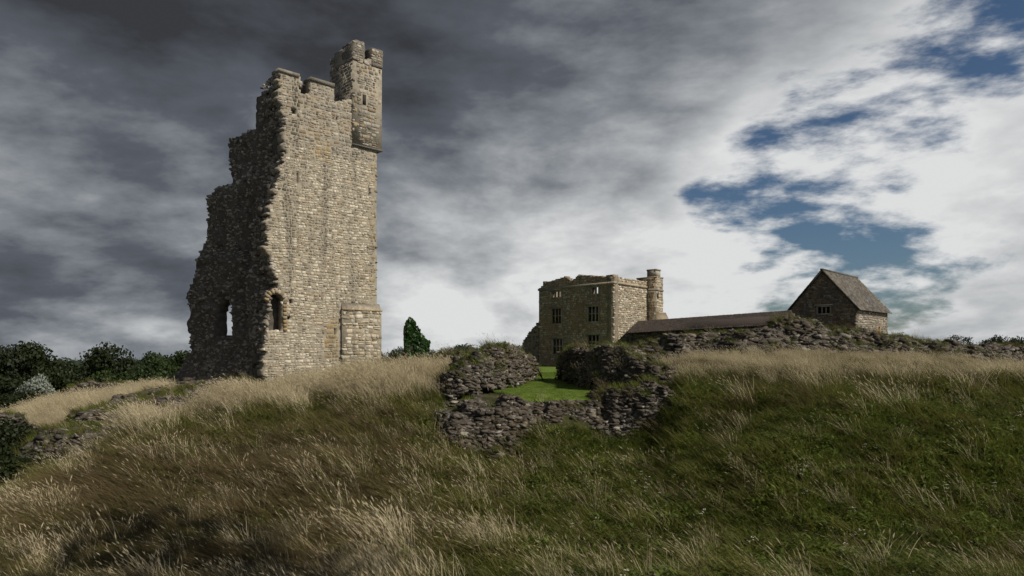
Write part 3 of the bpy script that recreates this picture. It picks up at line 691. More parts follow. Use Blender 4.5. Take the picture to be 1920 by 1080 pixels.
def build_house():
    t = thing('gabled_house', 'small dark stone house with steep slate roof above the rubble bank', 'house')
    Cn = np.array((35.27, 70.0)); ga, ra = np.array((-.73, .68)), np.array((.68, .73))
    Gf = Frame(Cn, ga, (-.68, -.73)); Rf = Frame(Cn, ra, (.73, -.68))
    Wd = Gf.at(1482, 600)[0]; Ln = Rf.at(1664, 600)[0]; ze = ZY(572, 70); za = ZY(506, 70 + .68 * Wd / 2); zb = 1.5
    win = window(t, Gf, 1533, 1556, 575, 588, 3, False)
    gp = [(0, zb), (0, ze), (Wd / 2, za - .12), (Wd, ze), (Wd, zb)]
    hm = lambda u, v: (u > win[0]) & (u < win[1]) & (v > win[2]) & (v < win[3])
    V = []; 
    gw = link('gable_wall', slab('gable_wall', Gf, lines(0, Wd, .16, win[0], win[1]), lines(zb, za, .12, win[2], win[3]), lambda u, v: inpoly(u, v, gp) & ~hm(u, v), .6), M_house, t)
    link('window_back', boxes_mesh('window_back', [(win[0], win[1], win[2], win[3], -.7, -.5)], Gf), M_void, gw)  # dark panel painted in for the unlit room behind the window
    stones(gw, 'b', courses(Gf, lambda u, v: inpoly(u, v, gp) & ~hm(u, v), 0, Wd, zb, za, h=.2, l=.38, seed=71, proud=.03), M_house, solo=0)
    du, dv = Rf.at(1648, 622)
    dm = lambda u, v: (abs(u - du) < .36) & (v < dv + .55)
    sw = link('side_wall', slab('side_wall', Rf, lines(.01, Ln, .3, du - .36, du + .36), lines(zb, ze - .02, .3, dv + .55), lambda u, v: ~dm(u, v), .6), M_chammort, t)
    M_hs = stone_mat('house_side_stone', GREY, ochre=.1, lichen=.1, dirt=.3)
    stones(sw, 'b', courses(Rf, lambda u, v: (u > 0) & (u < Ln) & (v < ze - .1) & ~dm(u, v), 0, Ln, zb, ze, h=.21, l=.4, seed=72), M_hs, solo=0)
    dr = link('door', boxes_mesh('door', [(du - .36, du + .36, zb, dv + .55, -.3, -.12)], Rf), plain_mat('door_timber', (.16, .09, .035), (.26, .155, .06), 5), t)
    link('door_frame', boxes_mesh('door_frame', [(du - .42, du - .33, zb, dv + .6, -.2, .05), (du + .33, du + .42, zb, dv + .6, -.2, .05), (du - .33, du + .33, dv + .53, dv + .62, -.2, .052)], Rf), plain_mat('door_frame_timber', (.2, .12, .05), (.3, .19, .08), 5), dr)
    far = Cn + ra * Ln
    Bf = Frame(far, ga, (.68, .73)); link('rear_gable', slab('rear_gable', Bf, lines(0, Wd, .3), lines(zb, za, .3), lambda u, v: inpoly(u, v, gp), .5), M_house, t)
    Lf = Frame(Cn + ga * Wd, ra, (-.73, .68)); link('far_wall', slab('far_wall', Lf, lines(.02, Ln, .5), lines(zb, ze - .02, .5), lambda u, v: u > -1, .5), M_house, t)
    # roof: two slopes of slates with an overhang
    rr = thing_part = bpy.data.objects.new('roof', None); C.objects.link(rr); rr.parent = t
    up = np.array((0, 0, 1.0)); g3, r3 = np.array((*ga, 0)), np.array((*ra, 0))
    for sgn in (0, 1):
        base = np.array((*Cn, 0)) + (g3 * Wd if sgn else 0); dr_ = (-g3 if not sgn else g3)
        apex = np.array((*Cn, 0)) + g3 * Wd / 2 + up * za
        dn = dr_ * Wd / 2 - up * (za - ze); Hh = np.linalg.norm(dn); dn /= Hh; nr = dr_ * (za - ze) + up * Wd / 2; nr /= np.linalg.norm(nr)
        o = apex - r3 * .22; LL = Ln + .44; Hh += .38
        V = np.array([o, o + r3 * LL, o + r3 * LL + dn * Hh, o + dn * Hh]); V = np.concatenate([V - nr * .12, V])
        me = mesh_from('roof_deck', V, np.array([(0, 1, 2, 3), (4, 7, 6, 5), (0, 4, 5, 1), (1, 5, 6, 2), (2, 6, 7, 3), (3, 7, 4, 0)])); fix_normals(me); link('roof_deck', me, M_void, rr)
        slates(o, r3, dn, nr, LL, Hh, .26, .42, M_slate, rr, 80 + sgn)
    rg = link('ridge', boxes_mesh('ridge', [(-.25, Ln + .25, za - .05, za + .13, -.14, .14)], Frame(np.array(Cn) + ga * Wd / 2, ra, ga)), M_slate, rr)
    # long low range with a red tiled pent roof, between block and house
    t = thing('low_range', 'long low stone range under a dull red tiled roof', 'building')
    rl, rr2, el, er = W(1196, 603, 72), W(1484, 583, 60), W(1176, 624, 67), W(1494, 601, 55)
    al = np.array(rr2 - rl); dn = np.array(el - rl); nr = np.cross(np.array(er - el), dn); nr = nr if nr[2] > 0 else -nr; nr /= np.linalg.norm(nr)
    V = np.array([rl, rr2, er, el]); V = np.concatenate([V - nr * .15, V]); me = mesh_from('roof_deck', V, np.array([(0, 1, 2, 3), (4, 7, 6, 5), (0, 4, 5, 1), (1, 5, 6, 2), (2, 6, 7, 3), (3, 7, 4, 0)])); fix_normals(me)
    rf = link('roof', me, M_tile, t)
    slates(np.array(rl), al, dn, nr, np.linalg.norm(al), np.linalg.norm(dn) + .1, .22, .24, M_tile, rf, 91, 'tiles')
    Lw = Frame((el[0] + .2, el[1] + .3), (er[0] - el[0], er[1] - el[1])); n_ = math.hypot(er[0] - el[0], er[1] - el[1])
    if Lw.n[1] > 0: Lw.n *= -1
    zt = lambda u: el[2] + (er[2] - el[2]) * u / n_ - .12
    lw = link('wall', slab('wall', Lw, lines(0, n_, .3), lines(.5, 4.6, .15), lambda u, v: v < zt(u), .5), M_core, t)
    stones(lw, 'b', courses(Lw, lambda u, v: (v < zt(u)) & (u > 0) & (u < n_), 0, n_, .6, 4.6, h=.2, l=.4, seed=92), M_rub, solo=0)
    Bw = Frame((rl[0], rl[1] - .3), (rr2[0] - rl[0], rr2[1] - rl[1])); n2 = math.hypot(rr2[0] - rl[0], rr2[1] - rl[1])
    link('back_wall', slab('back_wall', Bw, lines(0, n2, .5), lines(.5, 5.8, .25), lambda u, v: v < rl[2] + (rr2[2] - rl[2]) * u / n2 - .2, .4), M_core, t)
build_house()

# ------------------------------------------------------------------ rubble walls and banks
def rubble(name, label, cat, path, nrocks, smin, smax, mat=None, step=.16, skirt=2.4, solo=300, seed=0, amp=.35, group=None, minsize=.0, flat=.62, freq=.8):
    """path: (x, y, ztop, halfwidth) stations; a heaped core with loose stones bedded all over it"""
    t = thing(name, label, cat, group); mat = mat or M_rub
    P = np.array(path, float)
    pad = 2.6
    x0, x1 = P[:, 0].min() - pad, P[:, 0].max() + pad; y0, y1 = P[:, 1].min() - pad, P[:, 1].max() + pad
    xs = np.arange(x0, x1, step); ys = np.arange(y0, y1, step); X, Y = np.meshgrid(xs, ys, indexing='ij')
    gz = G(X, Y)
    def height(X, Y):
        best = np.full(X.shape, -99.0)
        for k in range(len(P) - 1):
            a, b = P[k], P[k + 1]; d = b[:2] - a[:2]; L2 = max(d @ d, 1e-6)
            tt = np.clip(((X - a[0]) * d[0] + (Y - a[1]) * d[1]) / L2, 0, 1)
            ds = np.hypot(X - a[0] - tt * d[0], Y - a[1] - tt * d[1]); hw = a[3] + (b[3] - a[3]) * tt; zt = a[2] + (b[2] - a[2]) * tt
            best = np.maximum(best, zt - skirt * np.maximum(0, ds - hw + (fbm(X * 1.1, Y * 1.1, seed + 3, 3) - .5) * 1.1))
        h = best + (fbm(X * freq, Y * freq, seed, 4) - .5) * 2 * amp + (vnoise(X * 2.1, Y * 2.1, seed + 9) - .5) * amp * .9
        st = .24; hq = (np.floor(h / st + vnoise(X * 1.4, Y * 1.4, seed + 8)) ) * st           # beds of the old masonry show as steps
        return h * .45 + hq * .55
    Hh = height(X, Y); M = Hh > gz - .12
    i, j = np.nonzero(M[:-1, :-1] & M[1:, :-1] & M[1:, 1:] & M[:-1, 1:]); nv = len(ys)
    Q = np.stack([i * nv + j, (i + 1) * nv + j, (i + 1) * nv + j + 1, i * nv + j + 1], 1)
    V = np.stack([X, Y, np.maximum(Hh, gz - .3)], -1).reshape(-1, 3); us_ = np.unique(Q); rm = np.zeros(len(V), int); rm[us_] = np.arange(len(us_))
    core = link('rubble_core', mesh_from('rubble_core', V[us_], rm[Q]), M_core, t)
    # scatter stones by true surface area, on the side that can be seen first
    r = np.random.default_rng(seed + 50)
    q = V[Q]; n = np.cross(q[:, 2] - q[:, 0], q[:, 3] - q[:, 1]); ar = np.linalg.norm(n, axis=1) / 2; n = n / np.linalg.norm(n, axis=1)[:, None]; n[n[:, 2] < 0] *= -1
    toc = -q.mean(1) + np.array([0, 0, EYE]); toc /= np.linalg.norm(toc, axis=1)[:, None]; wgt = ar * (.12 + np.clip((n * toc).sum(1), 0, 1))
    f = r.choice(len(Q), nrocks, p=wgt / wgt.sum()); a, b = r.random((2, nrocks, 1))
    pts = q[f, 0] * (1 - a) * (1 - b) + q[f, 1] * a * (1 - b) + q[f, 2] * a * b + q[f, 3] * (1 - a) * b
    stones(t, 'r', rocks_on(pts, n[f], smin, smax, seed + 70, flat=flat * .9, embed=.10, rp=3.6, tilt=.5), mat, solo=solo, bulk='loose_stones', minsize=minsize)
    return t, core
def pw(px, D, py, hw): p = W(px, py, D); return (p.x, p.y, p.z, hw)

# the broken room on the bank: left arm, right arm, sunk front wall
rubble('ruined_wall', 'heaped rubble wall arm beside the lawn with a sunlit inner face', 'wall',
       [pw(848, 24.4, 752, .4), pw(866, 25.4, 704, .5), pw(884, 27.0, 670, .55), pw(925, 29, 655, .55), pw(955, 31.0, 660, .45), pw(975, 32.6, 668, .3)], 4200, .07, .40, seed=200, amp=.3, skirt=2.8)
rubble('rubble_buttress', 'dark steep rubble face of the broken room rising from long grass', 'wall',
       [pw(832, 22.7, 815, .7), pw(868, 23.0, 776, .8), pw(912, 23.3, 754, .8), pw(952, 23.7, 768, .4)], 4300, .06, .38, seed=210, amp=.42, skirt=1.7)
rubble('fallen_wall', 'sunken front wall of the broken room below the bright lawn', 'wall',
       [pw(950, 23.5, 747, .3), pw(1000, 23.6, 750, .3), pw(1075, 23.6, 750, .3), pw(1120, 23.7, 744, .35), pw(1158, 24.0, 732, .6), pw(1215, 23.9, 724, .7), pw(1245, 23.6, 748, .6)], 4000, .06, .36, seed=220, amp=.2, skirt=1.6)
rubble('ruined_wall', 'heaped rubble wall arm beside the lawn with a shaded inner face', 'wall',
       [pw(1078, 33.0, 664, .3), pw(1100, 31.5, 660, .4), pw(1125, 29, 652, .6), pw(1165, 27, 650, .7), pw(1205, 25.8, 662, .7), pw(1232, 25.0, 688, .6)], 4200, .07, .40, seed=230, amp=.3, skirt=2.8)
# coursed inner faces beside the doorway
def face(name, label, pa, Da, pb, Db, top, seed, mat, flip):
    a = W(pa, 650, Da); b_ = W(pb, 650, Db); fr = Frame((a.x, a.y), (b_.x - a.x, b_.y - a.y)); n = math.hypot(b_.x - a.x, b_.y - a.y)
    if flip: fr.n *= -1
    fr.o = fr.o + fr.n * .42
    t = thing(name, label, 'wall')
    zt = lambda u: np.interp(u, np.linspace(0, n, len(top)), [ZY(y, Da + (Db - Da) * k / (len(top) - 1)) for k, y in enumerate(top)]) + .12 * (vnoise(u * 3, u * 0, seed) - .5)
    mk = lambda u, v: (v < zt(u)) & (u > 0) & (u < n)
    link('wall_core', slab('wall_core', fr, lines(0, n, .12), lines(.2, 3.4, .1), mk, 1.1, jit=.03, seed=seed), M_core, t)
    stones(t, 'b', courses(fr, mk, 0, n, .5, 3.4, h=.19, l=.30, depth=.2, proud=.06, seed=seed, rough=.04), mat, solo=300)
M_ruinlit = stone_mat('ruin_sunlit_stone', GREY, ochre=.12, lichen=.2, dirt=.3)  # paler stone for the sunward face, sunlight put into its colour
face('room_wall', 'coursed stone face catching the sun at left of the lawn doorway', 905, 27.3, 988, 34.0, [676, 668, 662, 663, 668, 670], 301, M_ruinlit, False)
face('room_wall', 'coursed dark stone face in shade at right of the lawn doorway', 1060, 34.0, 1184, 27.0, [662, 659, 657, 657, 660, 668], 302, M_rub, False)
# rubble bank along the crest before the house
rubble('rubble_bank', 'long bank of tumbled grey rubble below the gabled house', 'rubble',
       [pw(1190, 40, 652, .7), pw(1240, 39, 640, .8), pw(1275, 38, 630, .8), pw(1345, 38, 628, .9), pw(1372, 38, 634, .8), pw(1405, 37, 622, .9), pw(1440, 37, 622, .9), pw(1492, 38, 604, 1.0), pw(1515, 38, 606, 1.0), pw(1560, 38, 622, 1.0), pw(1640, 38, 634, 1.2), pw(1700, 38, 641, 1.2), pw(1800, 39, 650, 1.1), pw(1990, 40, 658, 1.0)], 7600, .10, .62, seed=240, amp=.34, skirt=.62, step=.2)
rubble('rubble_heap', 'dark heap of stones against the gabled house by its door', 'rubble',
       [pw(1598, 62, 622, .6), pw(1612, 62, 619, .7), pw(1632, 62, 634, .7)], 500, .2, .6, seed=250, amp=.25, skirt=1.2, solo=0)
rubble('rubble_heap', 'dark heap of stones tailing off behind the gabled house', 'rubble',
       [pw(1664, 66, 628, .5), pw(1680, 66, 634, .8), pw(1720, 64, 648, .8)], 500, .2, .6, seed=255, amp=.25, skirt=1.0, solo=0)
# low wall stumps between tower and broken room, and left of the tower
rubble('wall_stump', 'low dark broken wall running from the tower to the broken room', 'wall',
       [pw(632, 44, 698, .4), pw(690, 43, 690, .5), pw(760, 41, 680, .5), pw(810, 39, 676, .6), pw(850, 36, 668, .6), pw(872, 33, 664, .6)], 1900, .12, .5, seed=260, amp=.2, skirt=2.4)
rubble('rubble_heap', 'spill of fallen stones at the foot of the gutted tower side', 'rubble',
       [pw(330, 47, 726, .6), pw(370, 46, 716, 1.0), pw(430, 45.5, 716, 1.0), pw(480, 45, 722, .6)], 1500, .14, .6, seed=270, amp=.3, skirt=1.1, mat=M_rub)
rubble('rubble_bank', 'dark bank of stones falling away into the hollow left of tower', 'rubble',
       [pw(335, 39, 732, 1.6), pw(280, 37, 744, 1.9), pw(230, 34, 768, 1.9), pw(165, 31, 802, 1.5)], 3200, .12, .5, seed=280, amp=.25, skirt=1.1)
rubble('wall_stump', 'flat topped broken wall behind the pale grass mound', 'wall',
       [pw(138, 53, 722, .5), pw(165, 53, 717, .5), pw(215, 53, 717, .5), pw(240, 53, 728, .5)], 700, .15, .5, seed=290, amp=.15, skirt=3)
rubble('wall_stump', 'broken wall end beside the dark shrub in the hollow', 'wall',
       [pw(-30, 34, 780, .4), pw(20, 34, 776, .5), pw(50, 34, 796, .4)], 800, .12, .5, seed=295, amp=.2, skirt=2.4)
rubble('rubble_heap', 'pale heap of stones by the wood edge next to tower foot', 'rubble',
       [pw(305, 58, 712, .6), pw(340, 58, 704, .7)], 400, .2, .6, seed=297, amp=.2, skirt=1.1, solo=0)

# ------------------------------------------------------------------ trees, shrubs, ivy
def crown_mesh(name, seed, n=3600, leaf=.05, blobs=34, squash=.8, spread=.36):
    """leaf quads in clumps through a crown of unit size (radius about 0.5, base at z=0.28, top at 1)"""
    r = np.random.default_rng(seed); cs = []
    for k in range(blobs):
        d = r.normal(size=3); d /= np.linalg.norm(d); rad = r.uniform(.45, 1.0) ** .6
        cs.append((d[0] * spread * rad, d[1] * spread * rad, .60 + d[2] * .30 * rad * squash / .8, r.uniform(.09, .19)))
    cs = np.array(cs); k = r.choice(blobs, n, p=cs[:, 3] ** 2 / (cs[:, 3] ** 2).sum())
    d = r.normal(size=(n, 3)); d /= np.linalg.norm(d, axis=1)[:, None]
    c = cs[k, :3] + d * cs[k, 3:4] * r.uniform(.55, 1.08, (n, 1)) * np.array([1.1, 1.1, .8])
    nn = d + r.normal(size=(n, 3)) * .55; nn /= np.linalg.norm(nn, axis=1)[:, None]
    t = np.cross(nn, r.normal(size=(n, 3))); t /= np.linalg.norm(t, axis=1)[:, None]; b = np.cross(nn, t)
    s = leaf * r.uniform(.5, 1.2, (n, 1)); 
    V = np.stack([c - t * s * .5, c + b * s * .42 + nn * s * .12, c + t * s * .6, c - b * s * .42 + nn * s * .12], 1).reshape(-1, 3)
    return mesh_from(name, V, np.arange(4 * n).reshape(-1, 4))
def tube(V, Fq, p, q, r0, r1, n=6):
    p, q = np.array(p, float), np.array(q, float); d = q - p; d /= np.linalg.norm(d)
    a = np.cross(d, [.3, .9, .2]); a /= np.linalg.norm(a); b = np.cross(d, a); base = len(V)
    for c, rr in ((p, r0), (q, r1)):
        for k in range(n): th = 6.2832 * k / n; V.append(c + (a * math.cos(th) + b * math.sin(th)) * rr)
    for k in range(n): Fq.append((base + k, base + (k + 1) % n, base + n + (k + 1) % n, base + n + k))
def trunk_mesh(name, seed, n=9):
    r = np.random.default_rng(seed); V = []; Fq = []
    tube(V, Fq, (0, 0, -.06), (.01, .0, .22), .035, .026, 8); tube(V, Fq, (.01, 0, .21), (.0, .02, .62), .026, .011, 8)
    for k in range(n):
        z = r.uniform(.2, .55); th = r.uniform(0, 6.28); L = r.uniform(.2, .34); e = (math.cos(th) * L, math.sin(th) * L, z + r.uniform(.1, .28))
        tube(V, Fq, (0, 0, z), e, .012, .004)
        for m in range(2):
            th2 = th + r.uniform(-.9, .9); e2 = (e[0] * .6 + math.cos(th2) * .15, e[1] * .6 + math.sin(th2) * .15, z + r.uniform(.1, .3)); tube(V, Fq, (e[0] * .55, e[1] * .55, z + (e[2] - z) * .55), e2, .006, .002, 4)
    return mesh_from(name, np.array(V), np.array(Fq))
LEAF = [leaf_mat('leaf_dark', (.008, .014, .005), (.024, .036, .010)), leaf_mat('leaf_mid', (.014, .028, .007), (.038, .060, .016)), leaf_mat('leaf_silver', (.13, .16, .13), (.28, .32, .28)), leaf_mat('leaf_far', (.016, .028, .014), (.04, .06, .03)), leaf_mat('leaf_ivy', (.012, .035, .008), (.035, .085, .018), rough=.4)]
CROWNS = [crown_mesh('crown', 400 + k, 4200, .048, 30 + 4 * k, .8 + .1 * (k % 3), .33 + .02 * (k % 3)) for k in range(5)]
AIRY = crown_mesh('crown', 430, 900, .05, 22, .9, .36)
TRUNKS = [trunk_mesh('trunk', 440 + k) for k in range(4)]
for m in TRUNKS: m.materials.append(M_bark)
_cm = {}
def crown_with(k, leaf):
    if (k, leaf) not in _cm:
        me = (CROWNS[k] if k >= 0 else AIRY).copy(); me.materials.clear(); me.materials.append(LEAF[leaf]); _cm[(k, leaf)] = me
    return _cm[(k, leaf)]
def tree(name, label, cat, x, y, ztop, width, k, leaf, group=None, sink=.0, zb=None):
    zb = (g1(x, y) if zb is None else zb) - sink; h = (ztop - zb) * 1.08
    t = thing(name, label, cat, group, (x, y, zb)); t.rotation_euler[2] = (x * 7.3 + y * 3.1) % 6.28
    for nm, me in (('trunk', TRUNKS[abs(k) % 4]), ('crown', crown_with(k, leaf))):
        o = bpy.data.objects.new(nm, me); C.objects.link(o); o.parent = t; o.scale = (width, width, h)
    return t
def ptree(name, label, cat, px, py, D, wpx, k, leaf, group=None, sink=0):
    p = W(px, py, D); return tree(name, label, cat, p.x, p.y, p.z, wpx / F * D * 1.12, k, leaf, group, sink)
GL = 'trees of the wood left of the tower'
for i, (px, py, D, w, k, lf, lab) in enumerate((
        (78, 644, 105, 112, 0, 0, 'broad dark oak rising highest in the wood beside the silvery shrub'),
        (8, 656, 100, 90, 1, 0, 'dark tree of the wood next to the broad oak, farthest from tower'),
        (212, 651, 112, 92, 2, 0, 'round headed dark tree standing clear between oak and tower'),
        (150, 684, 118, 70, 3, 0, 'lower dark tree filling the dip between oak and round headed tree'),
        (285, 668, 125, 70, 4, 1, 'mid green tree of the wood next to the round headed tree'),
        (335, 660, 135, 80, 0, 1, 'mid green tree showing beside the gutted edge of the tower'),
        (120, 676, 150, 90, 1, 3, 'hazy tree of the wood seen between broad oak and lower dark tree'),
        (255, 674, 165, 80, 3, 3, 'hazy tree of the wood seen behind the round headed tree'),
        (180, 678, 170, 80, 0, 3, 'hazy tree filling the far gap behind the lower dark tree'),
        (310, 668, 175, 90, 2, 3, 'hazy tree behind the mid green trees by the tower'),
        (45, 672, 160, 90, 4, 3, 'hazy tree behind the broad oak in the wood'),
        (-70, 655, 100, 110, 2, 0, 'dark tree at the outer end of the wood'))):
    ptree('tree', lab, 'tree', px, py, D, w, k, lf, GL)
for (px, py, D, w, k, lf, lab) in (
        (110, 692, 80, 90, 1, 0, 'dark rounded bush under the broad oak'), (185, 700, 78, 70, 2, 1, 'green bush behind the flat topped broken wall'),
        (245, 694, 82, 95, 3, 1, 'wide green bush between flat topped wall and tower'), (310, 690, 84, 80, 4, 1, 'green bush nearest the foot of the gutted tower'),
        (20, 705, 70, 110, 0, 0, 'dark bush below the outer trees of the wood'), (68, 708, 62, 62, 2, 2, 'silvery pale leaved shrub in the dark undergrowth'),
        (60, 738, 58, 90, 4, 0, 'dark low bush under the silvery shrub'), (5, 742, 55, 90, 1, 0, 'dark bush above the broken wall end in the hollow'),
        (20, 786, 31, 130, 3, 0, 'near black shrub in the hollow in front of the broken wall end'),
        (-25, 830, 25, 130, 2, 0, 'near black shrub low in the hollow at the foot of the bank'), (62, 858, 26, 100, 1, 0, 'dark bramble spilling out of the hollow below the pale mound'), (125, 850, 29, 70, 4, 0, 'small dark bramble between the stones and the pale mound')):
    ptree('shrub', lab, 'shrub', px, py, D, w, k, lf, 'shrubs in the hollow left of the tower', sink=1.0)
for (px, D, w) in ((700, 230, 60), (790, 240, 90), (860, 245, 90), (930, 250, 90), (990, 240, 80)):
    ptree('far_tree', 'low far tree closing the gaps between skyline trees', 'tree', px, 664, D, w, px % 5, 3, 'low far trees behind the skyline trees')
GF = 'far trees between tower and stone block'
r_ = np.random.default_rng(77)
for i, (px, py) in enumerate(((716, 660), (738, 663), (752, 655), (815, 657), (832, 656), (852, 648), (868, 651), (884, 649), (900, 652), (914, 650), (932, 645), (945, 646), (960, 651), (975, 650))):
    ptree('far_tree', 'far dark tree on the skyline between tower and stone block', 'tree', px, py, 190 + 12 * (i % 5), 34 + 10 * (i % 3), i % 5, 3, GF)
for i, (px, py, D, w) in enumerate(((1850, 640, 150, 46), (1872, 634, 150, 50), (1896, 636, 155, 44), (1925, 634, 150, 60), (1955, 632, 150, 60), (1842, 652, 130, 34), (1880, 652, 118, 50), (1915, 648, 110, 60))):
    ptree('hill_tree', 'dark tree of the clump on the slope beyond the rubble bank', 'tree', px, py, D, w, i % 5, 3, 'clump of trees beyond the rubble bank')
ptree('thorn_tree', 'small airy thorn tree standing alone behind the rubble bank', 'tree', 1802, 626, 62, 48, -1, 0, sink=.2)
# ivy clad stub of wall
iw = thing('wall_stub', 'narrow pointed stub of old wall, mostly hidden by ivy', 'wall')
If = Frame(W(756, 650, 58)[:2], (1, .25)); If.n = np.array([.24, -.97, 0])
ip = If.poly([(757, 690), (757, 640), (758, 612), (763, 603), (769, 597), (774, 601), (779, 613), (786, 622), (792, 632), (798, 640), (804, 642), (803, 652), (803, 690)])
link('wall_core', slab('wall_core', If, lines(-.3, 3, .13), lines(.0, 6, .13), lambda u, v: inpoly(u, v, ip), .7, jit=.04, seed=4), M_chammort, iw)
stones(iw, 'b', courses(If, lambda u, v: inpoly(u, v, ip), -.2, 3, .2, 6, h=.2, l=.34, seed=77), M_cham, solo=0)
r_ = np.random.default_rng(78); n = 5200
u = r_.uniform(.15, 2.6, n); v = r_.uniform(.4, 5.6, n); k = inpoly(u - .22 * (fbm(u * 3, v * 3, 16, 2) - .3), v - .15 * r_.random(n), ip) & (fbm(u * 1.6, v * 1.3, 15, 3) > .25) & (u > .50 + .2 * np.sin(v * 1.7) - .13 * (v - 1)) ; u = u[k]; v = v[k]; n = len(u)
c = If.pt(u, v, .08 + .32 * fbm(u * 2.2, v * 2.2, 5, 2) * r_.uniform(.3, 1.2, n)); nn = If.n + r_.normal(size=(n, 3)) * .5 + np.array([0, 0, .4]); nn /= np.linalg.norm(nn, axis=1)[:, None]
t = np.cross(nn, r_.normal(size=(n, 3))); t /= np.linalg.norm(t, axis=1)[:, None]; b = np.cross(nn, t); s = r_.uniform(.08, .17, (n, 1))
tag(link('ivy', mesh_from('ivy', np.stack([c - t * s, c + b * s * .8, c + t * s, c - b * s * .8], 1).reshape(-1, 3), np.arange(4 * n).reshape(-1, 4)), LEAF[4]), 'dark green ivy cloaking the narrow stub of wall', 'ivy')

# ------------------------------------------------------------------ grass
def tuft_mesh(name, seed, n, hmin, hmax, wid, spread, lean, curl, heads=0.0, headw=.018, seg=3):
    """a tuft of bent blades blown towards -x; some stalks carry seed heads"""
    r = np.random.default_rng(seed); V = []; Q = []; T3 = []
    for k in range(n):
        bx, by = r.normal(0, spread, 2); L = r.uniform(hmin, hmax); ang = r.uniform(0, 6.28)
        dx = -lean * r.uniform(.5, 1.5) + math.cos(ang) * .22; dy = math.sin(ang) * .22; cu = curl * r.uniform(.4, 1.5)
        wv = r.uniform(0, 3.14); side = np.array([math.cos(wv), math.sin(wv), 0]); head = r.random() < heads; w = 1.25 * wid * r.uniform(.6, 1.3) * (.55 if head else 1)
        b = len(V); pts = []
        for q in range(seg + 1):
            t = q / seg; pts.append(np.array([bx + (dx * t + (dx * cu) * t * t) * L, by + (dy * t + dy * cu * t * t) * L, -.03 + L * (t - .28 * cu * t * t)]))
        for q in range(seg):
            ww = w * (1 - .55 * q / seg) / 2; V += [pts[q] - side * ww, pts[q] + side * ww]
        V.append(pts[-1])
        for q in range(seg - 1): Q.append((b + 2 * q, b + 2 * q + 1, b + 2 * q + 3, b + 2 * q + 2))
        T3.append((b + 2 * seg - 2, b + 2 * seg - 1, b + 2 * seg))
        if head:                                            # seed head: a spindle of two crossed quads
            d = pts[-1] - pts[-2]; d /= np.linalg.norm(d); hl = r.uniform(.07, .15); p0 = pts[-1] - d * hl * .5
            for s2 in (side, np.cross(d, side)):
                hb = len(V); V += [p0, p0 + d * hl * .45 + s2 * headw / 2, p0 + d * hl, p0 + d * hl * .45 - s2 * headw / 2]; Q.append((hb, hb + 1, hb + 2, hb + 3))
    return mesh_from(name, np.array(V), [np.array(Q), np.array(T3)])
def flower_mesh(name, seed):
    r = np.random.default_rng(seed); V = []; Q = []
    for k in range(3):
        bx, by = r.normal(0, .06, 2); L = r.uniform(.22, .38); tip = np.array([bx - .12, by, L]); b = len(V)
        V += [np.array([bx - .004, by, 0]), np.array([bx + .004, by, 0]), tip + (.003, 0, 0), tip - (.003, 0, 0)]; Q.append((b, b + 1, b + 2, b + 3))
        for m in range(5):
            c = tip + r.normal(0, .018, 3) * (1, 1, .4); s = .012; b = len(V); V += [c + (-s, -s, 0), c + (s, -s, .004), c + (s, s, 0), c + (-s, s, .004)]; Q.append((b, b + 1, b + 2, b + 3))
    return mesh_from(name, np.array(V), np.array(Q))
GM = {'herb': leaf_mat('herb_leaf', (.040, .070, .012), (.125, .165, .036), .3, .5, True), 'green': leaf_mat('grass_green', (.052, .080, .011), (.21, .24, .042), .35, .55, True), 'straw': leaf_mat('grass_straw', (.27, .22, .135), (.66, .595, .425), .4, .6, True),
      'dry': leaf_mat('grass_dry', (.060, .045, .022), (.165, .128, .062), .3, .7, True), 'olive': leaf_mat('grass_olive', (.048, .056, .012), (.165, .165, .042), .35, .6, True),
      'white': leaf_mat('flower_white', (.5, .5, .42), (.75, .75, .66), .2, .7, True), 'lawn': leaf_mat('grass_lawn', (.06, .115, .013), (.17, .235, .036), .35, .5, True)}
TUFTS = []
def addt(kind, me):
    if kind == 'white': me.materials.append(GM['green'])
    me.materials.append(GM[kind])
    if kind == 'white': me.polygons.foreach_set('material_index', [0 if i % 6 == 0 else 1 for i in range(len(me.polygons))])
    TUFTS.append(me); return len(TUFTS) - 1
K_green = [addt('green', tuft_mesh('tuft', 500 + k, 32, .14, .46, .012, .11, .22, 1.0)) for k in range(4)]
K_olive = [addt('olive', tuft_mesh('tuft', 510 + k, 30, .25, .60, .011, .10, .42, .7)) for k in range(4)]
K_dry = [addt('dry', tuft_mesh('tuft', 520 + k, 28, .25, .62, .010, .11, .5, .8)) for k in range(4)]
K_straw = [addt('straw', tuft_mesh('tuft', 530 + k, 20, .45, .88, .0085, .11, .40, .55, heads=.75, seg=4)) for k in range(5)]
def herb_mesh(name, seed):
    r = np.random.default_rng(seed); V = []; Q = []
    for k in range(22):
        th = r.uniform(0, 6.28); L = r.uniform(.08, .22); w = L * r.uniform(.22, .4); z = r.uniform(.02, .26); b = len(V); o = np.array([r.normal(0, .09), r.normal(0, .09), z])
        d = np.array([math.cos(th), math.sin(th), r.uniform(.1, .9)]); sd_ = np.array([-math.sin(th), math.cos(th), 0]); up_ = np.array([0, 0, 1.])
        V += [o, o + d * L * .5 + sd_ * w / 2, o + d * L - up_ * L * .25, o + d * L * .5 - sd_ * w / 2]; Q.append((b, b + 1, b + 2, b + 3))
    return mesh_from(name, np.array(V), np.array(Q))
K_herb = [addt('herb', herb_mesh('herb', 560 + k)) for k in range(4)]
K_short = [addt('green', tuft_mesh('tuft', 570 + k, 34, .10, .30, .013, .11, .12, .9)) for k in range(4)]
K_white = [addt('white', flower_mesh('flower', 540 + k)) for k in range(2)]
